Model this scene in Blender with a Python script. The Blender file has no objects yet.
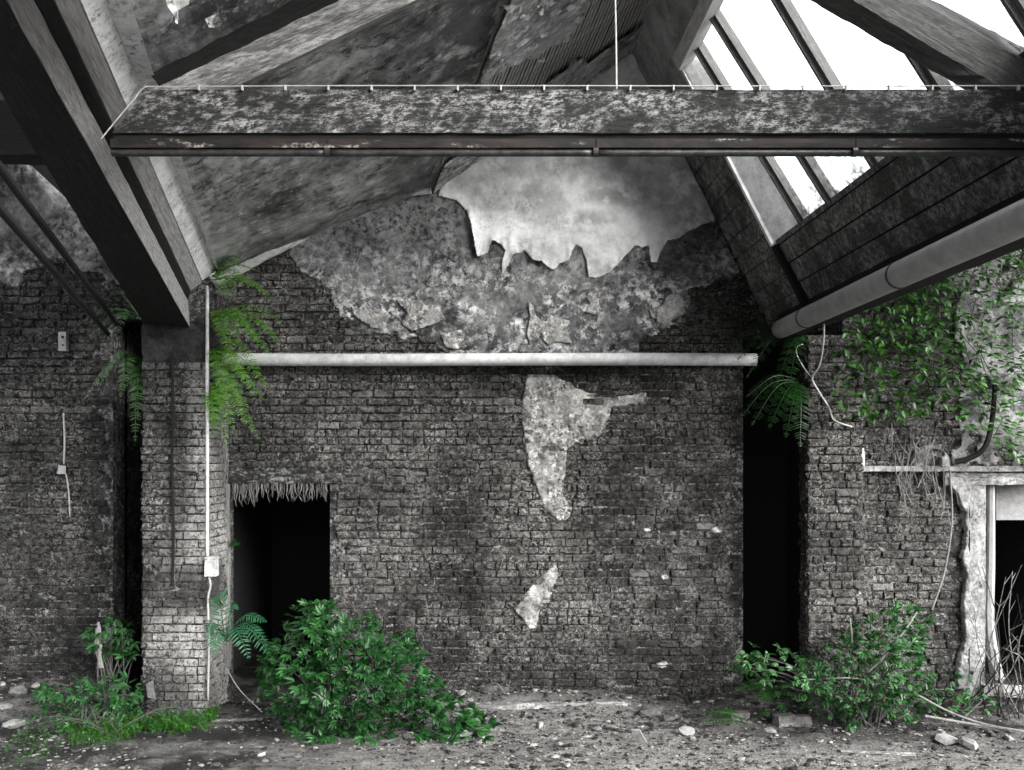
import bpy, math, random
import numpy as np
from mathutils import Vector

random.seed(7); RNG = np.random.default_rng(11)
SC = bpy.context.scene; COL = SC.collection
F = 900.0; H = 2.39; CX = 487.0; CY = 461.0; D = 9.0      # focal length in px, eye height, vanishing point, back wall distance

# ------------------------------------------------------------------ camera, sky, lights, exposure
cam = bpy.data.cameras.new('camera'); camo = bpy.data.objects.new('camera', cam); COL.objects.link(camo)
camo.location = (0, 0, H); camo.rotation_euler = (math.pi/2, 0, 0)
cam.sensor_width = 36; cam.lens = 36*F/1024; cam.shift_x = (512-CX)/1024; cam.shift_y = (CY-385)/1024
cam.clip_end = 200; SC.camera = camo
w = bpy.data.worlds.new('overcast_sky'); SC.world = w; w.use_nodes = True
nt = w.node_tree; bg = nt.nodes['Background']
tc = nt.nodes.new('ShaderNodeTexCoord'); sep = nt.nodes.new('ShaderNodeSeparateXYZ'); rmp = nt.nodes.new('ShaderNodeValToRGB')
nt.links.new(tc.outputs['Generated'], sep.inputs[0]); nt.links.new(sep.outputs['Z'], rmp.inputs[0])
rmp.color_ramp.elements[0].position = 0.0; rmp.color_ramp.elements[0].color = (.10, .10, .102, 1)
rmp.color_ramp.elements[1].position = 0.45; rmp.color_ramp.elements[1].color = (.97, .98, 1, 1)
nt.links.new(rmp.outputs[0], bg.inputs[0]); bg.inputs[1].default_value = 4.2
sun = bpy.data.lights.new('sun', 'SUN'); sun.energy = 15.0; sun.angle = math.radians(42); sun.color = (1, .985, .96)
suno = bpy.data.objects.new('sun', sun); COL.objects.link(suno); suno.location = (4, -4, 8)
suno.rotation_euler = Vector((.68, -.62, .43)).to_track_quat('Z', 'Y').to_euler()
SC.view_settings.view_transform = 'Standard'; SC.view_settings.look = 'None'
SC.view_settings.gamma = 1; SC.view_settings.use_curve_mapping = False; SC.view_settings.exposure = 0.02

# ------------------------------------------------------------------ helpers
def P(px, py, d): return np.array([(px-CX)/F*d, d, H+(CY-py)/F*d])
def WX(px, d=D): return (px-CX)/F*d
def WZ(py, d=D): return H+(CY-py)/F*d

def h3(ix, iy, iz):
    n = (ix*73856093) ^ (iy*19349663) ^ (iz*83492791)
    n = (n ^ (n >> 13))*1274126177 & 0x7fffffff
    return ((n ^ (n >> 16)) & 0xffff)/65535.0
def vnoise(x, y, seed=0):
    x = np.asarray(x, float)+1000; y = np.asarray(y, float)+1000
    ix = np.floor(x).astype(np.int64); iy = np.floor(y).astype(np.int64)
    fx = x-ix; fy = y-iy; fx = fx*fx*(3-2*fx); fy = fy*fy*(3-2*fy)
    a = h3(ix, iy, seed); b = h3(ix+1, iy, seed); c = h3(ix, iy+1, seed); d = h3(ix+1, iy+1, seed)
    return (a*(1-fx)+b*fx)*(1-fy)+(c*(1-fx)+d*fx)*fy
def fbm(x, y, seed=0, o=4):
    r = 0; a = .5; s = 1; t = 0
    for k in range(o):
        r = r+a*vnoise(x*s, y*s, seed+k*17); t += a; a *= .5; s *= 2.03
    return r/t
def sstep(a, b, x):
    t = np.clip((x-a)/(b-a), 0, 1); return t*t*(3-2*t)
def polysd(x, y, poly):
    """signed distance, positive inside"""
    x = np.asarray(x, float); y = np.asarray(y, float)
    d2 = np.full(x.shape, 1e9); ins = np.zeros(x.shape, bool); n = len(poly)
    for i in range(n):
        x1, y1 = poly[i]; x2, y2 = poly[(i+1) % n]
        dx, dy = x2-x1, y2-y1; L = dx*dx+dy*dy+1e-12
        t = np.clip(((x-x1)*dx+(y-y1)*dy)/L, 0, 1)
        d2 = np.minimum(d2, (x-x1-t*dx)**2+(y-y1-t*dy)**2)
        c = ((y1 > y) != (y2 > y)) & (x < dx*(y-y1)/(dy if abs(dy) > 1e-12 else 1e-12)+x1)
        ins ^= c
    return np.where(ins, 1, -1)*np.sqrt(d2)

def tag(o, label=None, cat=None, group=None, kind=None):
    if label: o['label'] = label
    if cat: o['category'] = cat
    if group: o['group'] = group
    if kind: o['kind'] = kind
    return o
def thing(name, loc, label, cat, group=None):
    o = bpy.data.objects.new(name, None); COL.objects.link(o); o.location = [float(v) for v in loc]
    o.empty_display_size = .1
    return tag(o, label, cat, group)
def obj(name, verts, faces, mat, parent=None, uvs=None, smooth=False, origin=None):
    verts = np.asarray(verts, float).reshape(-1, 3)
    if parent is not None:
        off = np.array(parent.location) if parent.parent is None else np.array(parent.location)+np.array(parent.parent.location)
    elif origin is not None: off = np.array(origin, float)
    else:
        off = np.array([(verts[:, 0].min()+verts[:, 0].max())/2, (verts[:, 1].min()+verts[:, 1].max())/2, verts[:, 2].min()])
    me = bpy.data.meshes.new(name)
    if isinstance(faces, np.ndarray): faces = faces.tolist()
    me.from_pydata((verts-off).tolist(), [], faces); me.update()
    if smooth: me.polygons.foreach_set('use_smooth', [True]*len(me.polygons))
    if uvs is not None:
        lay = me.uv_layers.new(name='UVMap'); uvs = np.asarray(uvs)
        li = np.zeros(len(me.loops), int); me.loops.foreach_get('vertex_index', li)
        lay.data.foreach_set('uv', uvs[li].ravel())
    me.materials.append(mat)
    o = bpy.data.objects.new(name, me); COL.objects.link(o)
    if parent is not None: o.parent = parent
    else: o.location = off.tolist()
    return o

class MB:
    """collects pieces of ONE object"""
    def __init__(s): s.v = []; s.f = []; s.uv = []; s.n = 0
    def add(s, v, f, uv=None):
        v = np.asarray(v, float).reshape(-1, 3)
        s.v.append(v); s.f += [[i+s.n for i in q] for q in f]
        s.uv.append(np.zeros((len(v), 2)) if uv is None else np.asarray(uv, float)); s.n += len(v); return s
    def box(s, x0, x1, y0, y1, z0, z1, j=0):
        v = np.array([[x, y, z] for x in (x0, x1) for y in (y0, y1) for z in (z0, z1)], float)
        if j: v = v+RNG.uniform(-j, j, v.shape)
        return s.add(v, [[0, 1, 3, 2], [4, 6, 7, 5], [0, 4, 5, 1], [2, 3, 7, 6], [0, 2, 6, 4], [1, 5, 7, 3]], v[:, [0, 2]])
    def loft(s, rings, closed=True, caps=True):
        R = np.asarray(rings, float); m, k = R.shape[:2]; f = []
        L = np.concatenate([[0], np.cumsum(np.linalg.norm(np.diff(R.mean(1), axis=0), axis=1))])
        per = np.concatenate([[0], np.cumsum(np.linalg.norm(np.diff(R[0], axis=0), axis=1))])
        uv = np.array([[L[i], per[j]] for i in range(m) for j in range(k)])
        for i in range(m-1):
            for j in range(k if closed else k-1):
                a = i*k+j; b = i*k+(j+1) % k
                f.append([a, b, b+k, a+k])
        if caps: f.append(list(range(k))[::-1]); f.append([(m-1)*k+j for j in range(k)])
        return s.add(R.reshape(-1, 3), f, uv)
    def tube(s, path, r, k=8):
        path = np.asarray(path, float); m = len(path)
        r = np.full(m, r) if np.isscalar(r) else np.asarray(r, float)
        T = np.gradient(path, axis=0); T /= np.linalg.norm(T, axis=1)[:, None]+1e-9
        up = np.array([0, 0, 1.]) if abs(T[0][2]) < .9 else np.array([1., 0, 0]); rings = []
        A = np.cross(T[0], up); A /= np.linalg.norm(A)
        for i in range(m):
            A = A-T[i]*A.dot(T[i]); A /= np.linalg.norm(A)+1e-9; B = np.cross(T[i], A)
            th = np.arange(k)*2*math.pi/k
            rings.append(path[i]+r[i]*(np.outer(np.cos(th), A)+np.outer(np.sin(th), B)))
        return s.loft(rings)
    def beam(s, far, near, n=24, side=3, j=.004, extend=0):
        """far/near: four corners each; sides subdivided, worn by noise"""
        far = np.asarray(far, float); near = np.asarray(near, float); rings = []
        base = RNG.uniform(0, 100)
        for i in range(n+1):
            c = far+(near-far)*i/n; ring = []
            cen = c.mean(0)
            for q in range(4):
                for t in range(side):
                    p = c[q]+(c[(q+1) % 4]-c[q])*t/side
                    e = p-cen; e /= np.linalg.norm(e)
                    wob = (vnoise(i*.9+base, q*3+t*.7+base, 3)-.5)*2*j
                    if t == 0: wob -= j*1.2*vnoise(i*2.3+base, q+base, 9)
                    ring.append(p+e*wob)
            rings.append(ring)
        return s.loft(rings)
    def build(s, name, mat, parent=None, smooth=False, origin=None):
        return obj(name, np.concatenate(s.v), s.f, mat, parent, np.concatenate(s.uv), smooth, origin)

def smoothpath(pts, n=24):
    pts = np.asarray(pts, float); m = len(pts)
    if m < 3: return np.array([pts[0]+(pts[-1]-pts[0])*t for t in np.linspace(0, 1, n)])
    q = np.vstack([2*pts[0]-pts[1], pts, 2*pts[-1]-pts[-2]]); out = []
    for u in np.linspace(0, m-1-1e-6, n):
        i = int(u); t = u-i; a, b, c, d = q[i], q[i+1], q[i+2], q[i+3]
        out.append(.5*((2*b)+(c-a)*t+(2*a-5*b+4*c-d)*t*t+(-a+3*b-3*c+d)*t**3))
    return np.array(out)

def grid_mesh(name, mat, pos, mask, parent=None, smooth=True, origin=None):
    """pos (ny,nx,3), mask of kept verts"""
    ny, nx = mask.shape; idx = np.arange(ny*nx).reshape(ny, nx)
    q = np.stack([idx[:-1, :-1], idx[:-1, 1:], idx[1:, 1:], idx[1:, :-1]], -1).reshape(-1, 4)
    m = mask.ravel(); keep = m[q].sum(1) >= 3
    q = q[keep]; used = np.unique(q); remap = np.full(ny*nx, -1); remap[used] = np.arange(len(used))
    return obj(name, pos.reshape(-1, 3)[used], remap[q], mat, parent, smooth=smooth, origin=origin)

# ------------------------------------------------------------------ materials
def C(g, warm=0.0): return (g*(1+warm), g, g*(1-warm*1.3), 1)
class N:
    def __init__(s, name):
        s.m = bpy.data.materials.new(name); s.m.use_nodes = True; s.t = s.m.node_tree
        s.b = s.t.nodes['Principled BSDF']; s.geo = s.t.nodes.new('ShaderNodeNewGeometry')
        s.tc = s.t.nodes.new('ShaderNodeTexCoord')
    def n(s, ty, **kw):
        o = s.t.nodes.new(ty)
        for k, v in kw.items(): setattr(o, k, v)
        return o
    def l(s, a, b): s.t.links.new(a, b)
    def vec(s, mode='pos', sc=(1, 1, 1)):
        mp = s.n('ShaderNodeMapping'); mp.inputs['Scale'].default_value = sc
        s.l({'pos': s.geo.outputs['Position'], 'uv': s.tc.outputs['UV'], 'obj': s.tc.outputs['Object']}[mode], mp.inputs[0]); return mp.outputs[0]
    def noise(s, vec, scale, detail=6, rough=.6, lo=.3, hi=.7, dist=0):
        o = s.n('ShaderNodeTexNoise'); o.inputs['Scale'].default_value = scale; o.inputs['Detail'].default_value = detail
        o.inputs['Roughness'].default_value = rough; o.inputs['Distortion'].default_value = dist; s.l(vec, o.inputs[0])
        return s.rng(o.outputs[0], lo, hi)
    def rng(s, v, lo, hi, a=0, b=1):
        r = s.n('ShaderNodeMapRange'); s.l(v, r.inputs[0])
        for i, x in enumerate((lo, hi, a, b)): r.inputs[1+i].default_value = x
        return r.outputs[0]
    def mix(s, fac, a, b):
        o = s.n('ShaderNodeMix', data_type='RGBA'); 
        for sock, x in ((o.inputs[0], fac), (o.inputs[6], a), (o.inputs[7], b)):
            if hasattr(x, 'default_value'): s.l(x, sock)
            else: sock.default_value = x
        return o.outputs[2]
    def math(s, op, a, b=None, clamp=False):
        o = s.n('ShaderNodeMath', operation=op); o.use_clamp = clamp
        for i, x in enumerate((a, b)):
            if x is None: continue
            if hasattr(x, 'default_value'): s.l(x, o.inputs[i])
            else: o.inputs[i].default_value = x
        return o.outputs[0]
    def bump(s, hs, strength=.6, dist=.01):
        b = s.n('ShaderNodeBump'); b.inputs['Strength'].default_value = strength; b.inputs['Distance'].default_value = dist
        s.l(hs, b.inputs['Height']); s.l(b.outputs[0], s.b.inputs['Normal']); return b
    def done(s, col, rough=.85, spec=.3):
        s.l(col, s.b.inputs['Base Color']); s.b.inputs['Roughness'].default_value = rough
        s.b.inputs['Specular IOR Level'].default_value = spec; return s.m
    def blob(s, x, z, rx, rz, soft=.6):
        """soft oval mask for stains and painted shade, at world x,z"""
        sp = s.n('ShaderNodeSeparateXYZ'); s.l(s.geo.outputs['Position'], sp.inputs[0])
        a = s.math('POWER', s.math('DIVIDE', s.math('SUBTRACT', sp.outputs[0], x), rx), 2)
        b = s.math('POWER', s.math('DIVIDE', s.math('SUBTRACT', sp.outputs[2], z), rz), 2)
        return s.rng(s.math('ADD', a, b), 1.0+soft, 1.0-soft)

def mat_brick(name, dark=(.012, .06), speck=.35, light=.42, warm=.05, soot_shade=(), wth=(.525, .565), pale=(), pth=(.50, .56)):
    m = N(name); isl = m.geo.outputs['Random Per Island']; vg = m.vec(); vo = m.n('ShaderNodeVectorMath', operation='ADD'); m.l(vg, vo.inputs[0]); m.l(m.math('MULTIPLY', isl, 37.0), vo.inputs[1]); v = vo.outputs[0]
    base = m.mix(isl, C(dark[0]*1.6, warm), C(dark[1], warm))
    rare = m.rng(isl, .93, .96)
    base = m.mix(m.math('MULTIPLY', rare, .6), base, C(light*.7, .02))
    big = m.noise(vg, 1.1, 6, .65, .40, .60)
    pt = m.rng(m.geo.outputs['Pointiness'], .53, .60)
    mid = m.noise(v, 16, 8, .8, .42, .58, .5)
    col = m.mix(mid, m.mix(.88, base, C(dark[0]*.4)), base)
    wh = m.noise(v, 34, 8, .8, wth[0], wth[1], .8)
    reg = m.noise(vg, 2.3, 6, .7, .40, .58)
    wf = m.math('MULTIPLY', wh, m.math('MULTIPLY', m.rng(reg, 0, 1, .18, 1), speck))
    col = m.mix(wf, col, C(light, .03))
    col = m.mix(m.math('MULTIPLY', m.math('MULTIPLY', pt, m.noise(vg, 20, 7, .8, .46, .56)), .55), col, C(light*.8, .03))
    for a in pale: col = m.mix(m.math('MULTIPLY', m.math('MULTIPLY', m.blob(*a[:4], .8), m.noise(vg, 24, 9, .85, pth[0], pth[1])), a[4]), col, C(light*1.15, .03))
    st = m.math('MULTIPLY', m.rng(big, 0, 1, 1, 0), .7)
    for a in soot_shade: st = m.math('MAXIMUM', st, m.math('MULTIPLY', m.blob(*a), m.noise(vg, 3, 5, .6, .25, .55)))
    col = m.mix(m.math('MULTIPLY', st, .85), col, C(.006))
    hh = m.math('ADD', m.noise(v, 26, 9, .85, .3, .7), m.math('MULTIPLY', wh, .5))
    m.bump(hh, 1.0, .06)
    return m.done(col, .9, .25)
def mat_plaster(name, a=.12, b=.4, white=.7, wamt=.0, sc=3.0, dirt=.5, bump=.5, warm=.0, wth=(.55, .6), zb=None, smudge_shade=()):
    m = N(name); v = m.vec()
    n1 = m.noise(v, sc, 9, .75, .40, .60, .1)
    col = m.mix(n1, C(a, warm), C(b, warm))
    n2 = m.noise(v, sc*4.5, 9, .8, wth[0], wth[1], .1)
    n2 = m.math('MULTIPLY', n2, m.noise(v, sc*1.2, 6, .7, .42, .56))
    if zb: sp = m.n('ShaderNodeSeparateXYZ'); m.l(v, sp.inputs[0]); n2 = m.math('MULTIPLY', n2, m.rng(sp.outputs[2], zb[0], zb[1], .08, 1))
    if wamt: col = m.mix(m.math('MULTIPLY', n2, wamt), col, C(white, warm))
    for q in smudge_shade: col = m.mix(m.math('MULTIPLY', m.math('MULTIPLY', m.blob(*q[:4], .9), m.noise(v, 5, 6, .6, .40, .52)), q[4]), col, C(.10))
    n3 = m.noise(v, sc*7, 9, .8, .5, .60, .1); n4 = m.noise(v, sc*.8, 4, .6, .42, .6)
    col = m.mix(m.math('MULTIPLY', m.math('MULTIPLY', n3, n4), dirt), col, C(.012))
    m.bump(m.math('ADD', n1, m.math('ADD', m.math('MULTIPLY', n2, .6), m.math('MULTIPLY', n3, -.5))), bump, .02)
    return m.done(col, .85, .25)
def mat_wood(name, a=.02, b=.12, light=.4, lamt=.4, uv=True, sc=1.0, bump=.8, lo=.52, hi=.62, stretch=.12):
    m = N(name); v = m.vec('uv' if uv else 'pos', (stretch, 1, 1))
    g = m.noise(v, 70*sc, 8, .75, .36, .64, .1); v2 = m.vec('uv' if uv else 'pos', (.7, 1, 1))
    n2 = m.noise(v2, 26*sc, 9, .9, lo, hi, .0); n3 = m.noise(v2, 4.0*sc, 7, .75, .43, .56)
    col = m.mix(g, C(a, .02), C(b, .02)); col = m.mix(m.math('MULTIPLY', m.math('MULTIPLY', n2, n3), lamt), col, C(light, .01))
    m.bump(m.math('ADD', g, m.math('MULTIPLY', n2, .7)), bump, .012)
    return m.done(col, .8, .3)
def mat_leaf(name, c1, c2, trans=.22):
    m = N(name); r = m.geo.outputs['Random Per Island']
    col = m.mix(r, c1, c2); col = m.mix(m.math('MULTIPLY', m.noise(m.vec(), 5, 3, .5, .35, .65), .5), col, (c1[0]*.4, c1[1]*.4, c1[2]*.4, 1))
    m.done(col, .45, .45)
    tr = m.n('ShaderNodeBsdfTranslucent'); m.l(col, tr.inputs[0]); mx = m.n('ShaderNodeMixShader'); mx.inputs[0].default_value = trans
    m.l(m.b.outputs[0], mx.inputs[1]); m.l(tr.outputs[0], mx.inputs[2]); m.l(mx.outputs[0], m.t.nodes['Material Output'].inputs[0])
    return m.m
def mat_plain(name, g, warm=0, rough=.6, metal=0, var=.3, sc=20):
    m = N(name); n1 = m.noise(m.vec(), sc, 6, .7, .35, .65)
    col = m.mix(n1, C(g*(1-var), warm), C(g*(1+var*.5), warm)); m.bump(n1, .3, .004); m.b.inputs['Metallic'].default_value = metal
    return m.done(col, rough, .4)

soot_shade_b = [(WX(480), .05, 4.5, .38), (WX(455), WZ(560), .42, 1.1), (WX(660), WZ(520), .9, 1.3), (WX(600), WZ(385), 1.4, .2), (WX(350), WZ(655), .9, .4), (WX(560), WZ(670), 2.2, .35), (WX(420), WZ(640), .8, .5), (WX(560), WZ(375), 1.1, .12), (WX(700), WZ(640), 1.0, .4), (WX(775), WZ(320), .5, .7), (WX(752), WZ(520), .35, 2.2)]  # brick soot; blobs beside the right recess paint its shade into the wall
M = dict(
    brick=mat_brick('old_brick', (.014, .105), 1.0, .78, .16, soot_shade_b, (.52, .56), [(WX(370), WZ(500), .55, .8, .8), (WX(690), WZ(540), .5, 1.1, .9), (WX(300), WZ(400), .6, .4, .4)], (.53, .58)),
    brick_left=mat_brick('old_brick_left', (.008, .055), .95, .6, .06, [(WX(128), WZ(480), .42, 2.6), (WX(60), WZ(640), 1.2, .6)]),  # tall dark blob paints the shade fading into the left recess
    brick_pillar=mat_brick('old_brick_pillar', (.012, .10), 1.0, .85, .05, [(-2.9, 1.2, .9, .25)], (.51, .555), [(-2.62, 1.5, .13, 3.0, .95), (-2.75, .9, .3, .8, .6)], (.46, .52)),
    brick_right=mat_brick('old_brick_right', (.012, .08), .9, .6, .16),
    mortar=mat_plaster('mortar', .006, .06, .5, .85, 7, .4, 1.0, .02, (.49, .55)),
    plaster=mat_plaster('grey_plaster', .045, .26, .85, 1.0, 2.2, 1.0, 1.0, .0, (.48, .53), (WZ(240), WZ(310))),
    white_plaster=mat_plaster('white_plaster', .34, .74, .85, .0, 1.3, .35, .15, smudge_shade=[(WX(535), WZ(203), .28, .16, .55), (WX(575), WZ(222), .35, .10, .5), (WX(620), WZ(197), .35, .09, .6), (WX(560), WZ(165), 1.5, .25, .3), (WX(690), WZ(200), .35, .6, .5)]),
    patch=mat_plaster('rough_plaster_patch', .10, .55, .95, 1.0, 4, 1.0, 1.0, .03, (.48, .56)),
    ceil=mat_plaster('ceiling_plaster', .08, .50, .9, .6, 1.3, .9, .7, .0, (.54, .60), smudge_shade=[(-.1, 5.4, .9, .75, .95), (.4, 5.6, 1.2, .5, .8)]),  # dark ovals put the shade near the ridge into the ceiling colour
    white_paint=mat_plaster('flaking_white_paint', .42, .85, .9, .0, 5, .95, .6), old_white=mat_plaster('dirty_white_paint', .12, .42, .6, .3, 5, .95, .8),
    beam=mat_wood('beam_wood', .006, .05, .62, .95, True, 1.0, 1.0, .49, .56),
    strut=mat_wood('strut_wood', .02, .34, .75, .9, True, 1.0, 1.0, .44, .54),
    darkwood=mat_wood('dark_wood', .004, .018, .08, .3, True),
    boards=mat_wood('roof_boards', .02, .15, .5, .9, False, .8, .8, .46, .55, .8),
    lath=mat_wood('lath_wood', .2, .6, .8, .7, True),
    steel=mat_plain('dark_steel', .05, 0, .45, .6, .5), pipe=mat_plain('grey_painted_pipe', .26, .0, .4, 0, .25, 9),
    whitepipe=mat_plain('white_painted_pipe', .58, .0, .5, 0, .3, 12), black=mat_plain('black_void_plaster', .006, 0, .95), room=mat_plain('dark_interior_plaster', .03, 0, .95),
    cable=mat_plain('pale_cable', .36, .02, .6), stem=mat_plain('stem_bark', .05, .04, .8, 0, .5), twig=mat_plain('dead_twig', .17, .03, .8, 0, .5),
    stone=mat_plain('rubble_stone', .10, .02, .9, 0, .7, 14), palestone=mat_plain('pale_rubble_stone', .22, .02, .9, 0, .5, 14),
)
G = lambda r, g, b: (r*.75, g*.68, b*.75, 1)
M['leaf'] = mat_leaf('bush_leaf', G(.008, .05, .012), G(.04, .20, .035))
M['leaf_dark'] = mat_leaf('dark_leaf', G(.008, .05, .010), G(.03, .14, .025))
M['ivy'] = mat_leaf('ivy_leaf', G(.008, .05, .006), G(.06, .24, .02))
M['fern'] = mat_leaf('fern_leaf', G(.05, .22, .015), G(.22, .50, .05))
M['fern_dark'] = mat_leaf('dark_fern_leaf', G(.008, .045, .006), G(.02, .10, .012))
M['fern_cool'] = mat_leaf('cool_fern_leaf', G(.02, .14, .05), G(.05, .26, .10))
M['grass'] = mat_leaf('grass_leaf', G(.02, .11, .006), G(.08, .32, .02))
# rusty steel strip
m = N('rusty_steel'); v = m.vec('pos', (.3, 1, 1)); n1 = m.noise(v, 14, 7, .7, .4, .62, .5); n2 = m.noise(m.vec('pos', (.2, 1, 1)), 9, 6, .7, .54, .60)
col = m.mix(n1, C(.004), (.022, .015, .012, 1)); col = m.mix(m.math('MULTIPLY', m.math('MULTIPLY', n2, m.noise(m.vec(), 60, 6, .8, .48, .55)), .8), col, C(.3, .08)); m.bump(n1, .5, .004)
M['rust'] = m.done(col, .7, .25)
# dirty glass
m = N('dirty_glass'); sp = m.n('ShaderNodeSeparateXYZ'); m.l(m.geo.outputs['Position'], sp.inputs[0])
low = m.rng(sp.outputs[2], H+2.5, H+1.9); gr = m.noise(m.vec(), 9, 8, .7, .42, .62, 1.2)
fac = m.math('ADD', m.math('MULTIPLY', m.math('MULTIPLY', gr, low), .8), .03)
tr = m.n('ShaderNodeBsdfTransparent'); tr.inputs[0].default_value = (.97, .98, .98, 1)
df = m.n('ShaderNodeBsdfDiffuse'); df.inputs[0].default_value = C(.10); gl = m.n('ShaderNodeBsdfGlossy'); gl.inputs['Roughness'].default_value = .05
mx = m.n('ShaderNodeMixShader'); m.l(fac, mx.inputs[0]); m.l(tr.outputs[0], mx.inputs[1]); m.l(df.outputs[0], mx.inputs[2])
mx2 = m.n('ShaderNodeMixShader'); mx2.inputs[0].default_value = .03; m.l(mx.outputs[0], mx2.inputs[1]); m.l(gl.outputs[0], mx2.inputs[2])
m.l(mx2.outputs[0], m.t.nodes['Material Output'].inputs[0]); M['glass'] = m.m
# ground: dusty, darker damp on the left
m = N('dirt_ground'); v = m.vec(); a = m.noise(m.vec('pos', (.6, 2.2, 1)), 5, 9, .75, .35, .65, .6); b = m.noise(v, 45, 7, .7, .4, .62)
col = m.mix(a, C(.02, .02), C(.30, .03)); col = m.mix(m.math('MULTIPLY', b, .5), col, C(.5, .03))
sp = m.n('ShaderNodeSeparateXYZ'); m.l(m.geo.outputs['Position'], sp.inputs[0])
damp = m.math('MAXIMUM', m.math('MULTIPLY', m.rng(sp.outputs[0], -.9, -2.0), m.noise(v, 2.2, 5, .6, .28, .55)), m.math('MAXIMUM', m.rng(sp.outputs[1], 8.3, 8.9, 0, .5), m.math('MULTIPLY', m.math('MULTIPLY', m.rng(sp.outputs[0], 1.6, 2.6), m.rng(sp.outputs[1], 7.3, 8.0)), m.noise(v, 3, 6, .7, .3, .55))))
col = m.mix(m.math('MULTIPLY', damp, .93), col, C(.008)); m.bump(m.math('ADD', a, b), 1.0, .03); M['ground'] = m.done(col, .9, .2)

# ------------------------------------------------------------------ roof planes
GX = lambda zr: 3.495-.5*zr            # right slope: x as a function of height above the eye
def RP(y, zr, out=0): return np.array([GX(zr)+out*.894, y, H+zr+out*.447])
A0 = P(430, 190, 9.0); A1 = P(636, 45, 9.0); A2 = P(505, 0, 5.9)
dirP = (A2-A0)/(5.9-9.0)                # purlin direction per metre of depth
def PUR(y): return A0+dirP*(y-9.0)
nM = np.cross(A1-A0, dirP)
def CR(y):                              # crease between the lath ceiling and the right slope, at depth y
    # point x=3.495-.5*zr on plane M
    # nM . (p-A0)=0
    b = nM[0]*(3.495-A0[0])+nM[1]*(y-A0[1])+nM[2]*(H-A0[2]); k = nM[0]*-.5+nM[2]
    zr = -b/k; return np.array([3.495-.5*zr, y, H+zr])
def line(pxa, da, pxb, db):
    a = P(*pxa, da); b = P(*pxb, db)
    return lambda y: a+(b-a)*(y-da)/(db-da)
FARD, NEARD = 8.28, 3.25
EK = dict(trim=((221, 276), (111, -60), 1.045), white=((217, 273), (81, -60), 1.04), mid=((203, 283), (54, -60), 1.01), plank=((191, 292), (26, -60), 1.0),
          strip=((188, 300), (5, -60), 1.0), sofr=((190, 328), (-28, -60), 1.0), sofl=((143, 323), (-96, -60), 1.0))
def mkline(k):
    a, b, sc_ = EK[k]; g = line(a, FARD*sc_, b, NEARD*sc_)
    return lambda y: g(FARD*sc_+(NEARD-FARD)*sc_*(FARD-y)/(FARD-NEARD))
E = {k: mkline(k) for k in EK}

# ------------------------------------------------------------------ brickwork
def brick_course(mb, ux, depth_dir, o, u0, u1, z0, z1, keep, bl=.215, ch=.078, out=.020, jit=.006, seed=0):
    """bricks laid on a vertical face: o + u*ux, facing -depth_dir"""
    rg = np.random.default_rng(seed); nrow = int((z1-z0)/ch)+1; ux = np.array(ux, float); nd = -np.array(depth_dir, float); o = np.array(o, float)
    for r in range(nrow):
        z = z0+r*ch; u = u0-rg.uniform(0, bl); header = rg.random() < .28
        while u < u1:
            L = (bl*.5 if header else bl)*rg.uniform(.93, 1.06)
            a, b = max(u+.005, u0), min(u+L-.006, u1); u += L
            if b-a < .03: continue
            zc = z+ch/2; uc = (a+b)/2
            if zc > z1 or not keep(uc, zc, a, b): continue
            if rg.random() < .012: continue
            za, zb = z+.006, min(z+ch-.007, z1); fo = out+rg.normal(0, jit)
            tilt = rg.normal(0, .004); fo -= (rg.random() < .22)*rg.uniform(.004, .013); us = [a, a+.012, (a+b)/2, b-.012, b]; zs = [za, za+.011, zb-.011, zb]
            V = []
            for iz, zz in enumerate(zs):
                for iu, uu in enumerate(us):
                    edge = iz in (0, 3) or iu in (0, 4); corner = iz in (0, 3) and iu in (0, 4)
                    h = fo+(tilt if iz > 1 else -tilt)+rg.normal(0, .0022)-(.007 if edge else 0)-(.008*rg.random() if corner else 0)
                    V.append(o+ux*(uu+rg.normal(0, .0022))+np.array([0, 0, zz+rg.normal(0, .002)])+nd*h)
            n0 = len(V); ringi = [0, 1, 2, 3, 4, 9, 14, 19, 18, 17, 16, 15, 10, 5]
            for i in ringi: p = V[i]; V.append(p-nd*((p-o).dot(nd)+.02))
            f = [[iz*5+iu, iz*5+iu+1, (iz+1)*5+iu+1, (iz+1)*5+iu] for iz in range(3) for iu in range(4)]
            k = len(ringi)
            for i in range(k): f.append([ringi[(i+1) % k], ringi[i], n0+i, n0+(i+1) % k])
            mb.add(V, f)

def wall_slab(mb, rects, y0, y1):
    for x0, x1, z0, z1 in rects: mb.box(x0, x1, y0, y1, z0, z1)

gable = [(WX(216), WZ(273)), (WX(364), WZ(202)), (WX(430), WZ(190)), (WX(636), WZ(45)), (3.495-.5*(CY-45)/100, WZ(45)), (3.495-.5*1.2, H+1.2)]
plaster_low = [(285, 238), (292, 258), (300, 272), (318, 283), (330, 292), (338, 318), (352, 328), (372, 334), (392, 332), (400, 342), (420, 334), (438, 346), (452, 358), (640, 356), (646, 338), (660, 330), (688, 322), (690, 292), (715, 283), (748, 268), (690, 120), (640, 30), (520, 60), (420, 160), (340, 190)]
PL = [(WX(a), WZ(b)) for a, b in plaster_low]
def top_z(x):   # ceiling height over the back wall
    return np.interp(x, [WX(216), WX(364), WX(430), WX(636), 1.6, 2.7], [WZ(273), WZ(202), WZ(190), WZ(45), H+3.75, H+1.5])
DX0, DX1, DZ = WX(230), WX(330), WZ(484)         # left doorway
NX0, NX1 = 2.56, 3.10; NZ = WZ(338)              # dark recess beside the right pier
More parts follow.
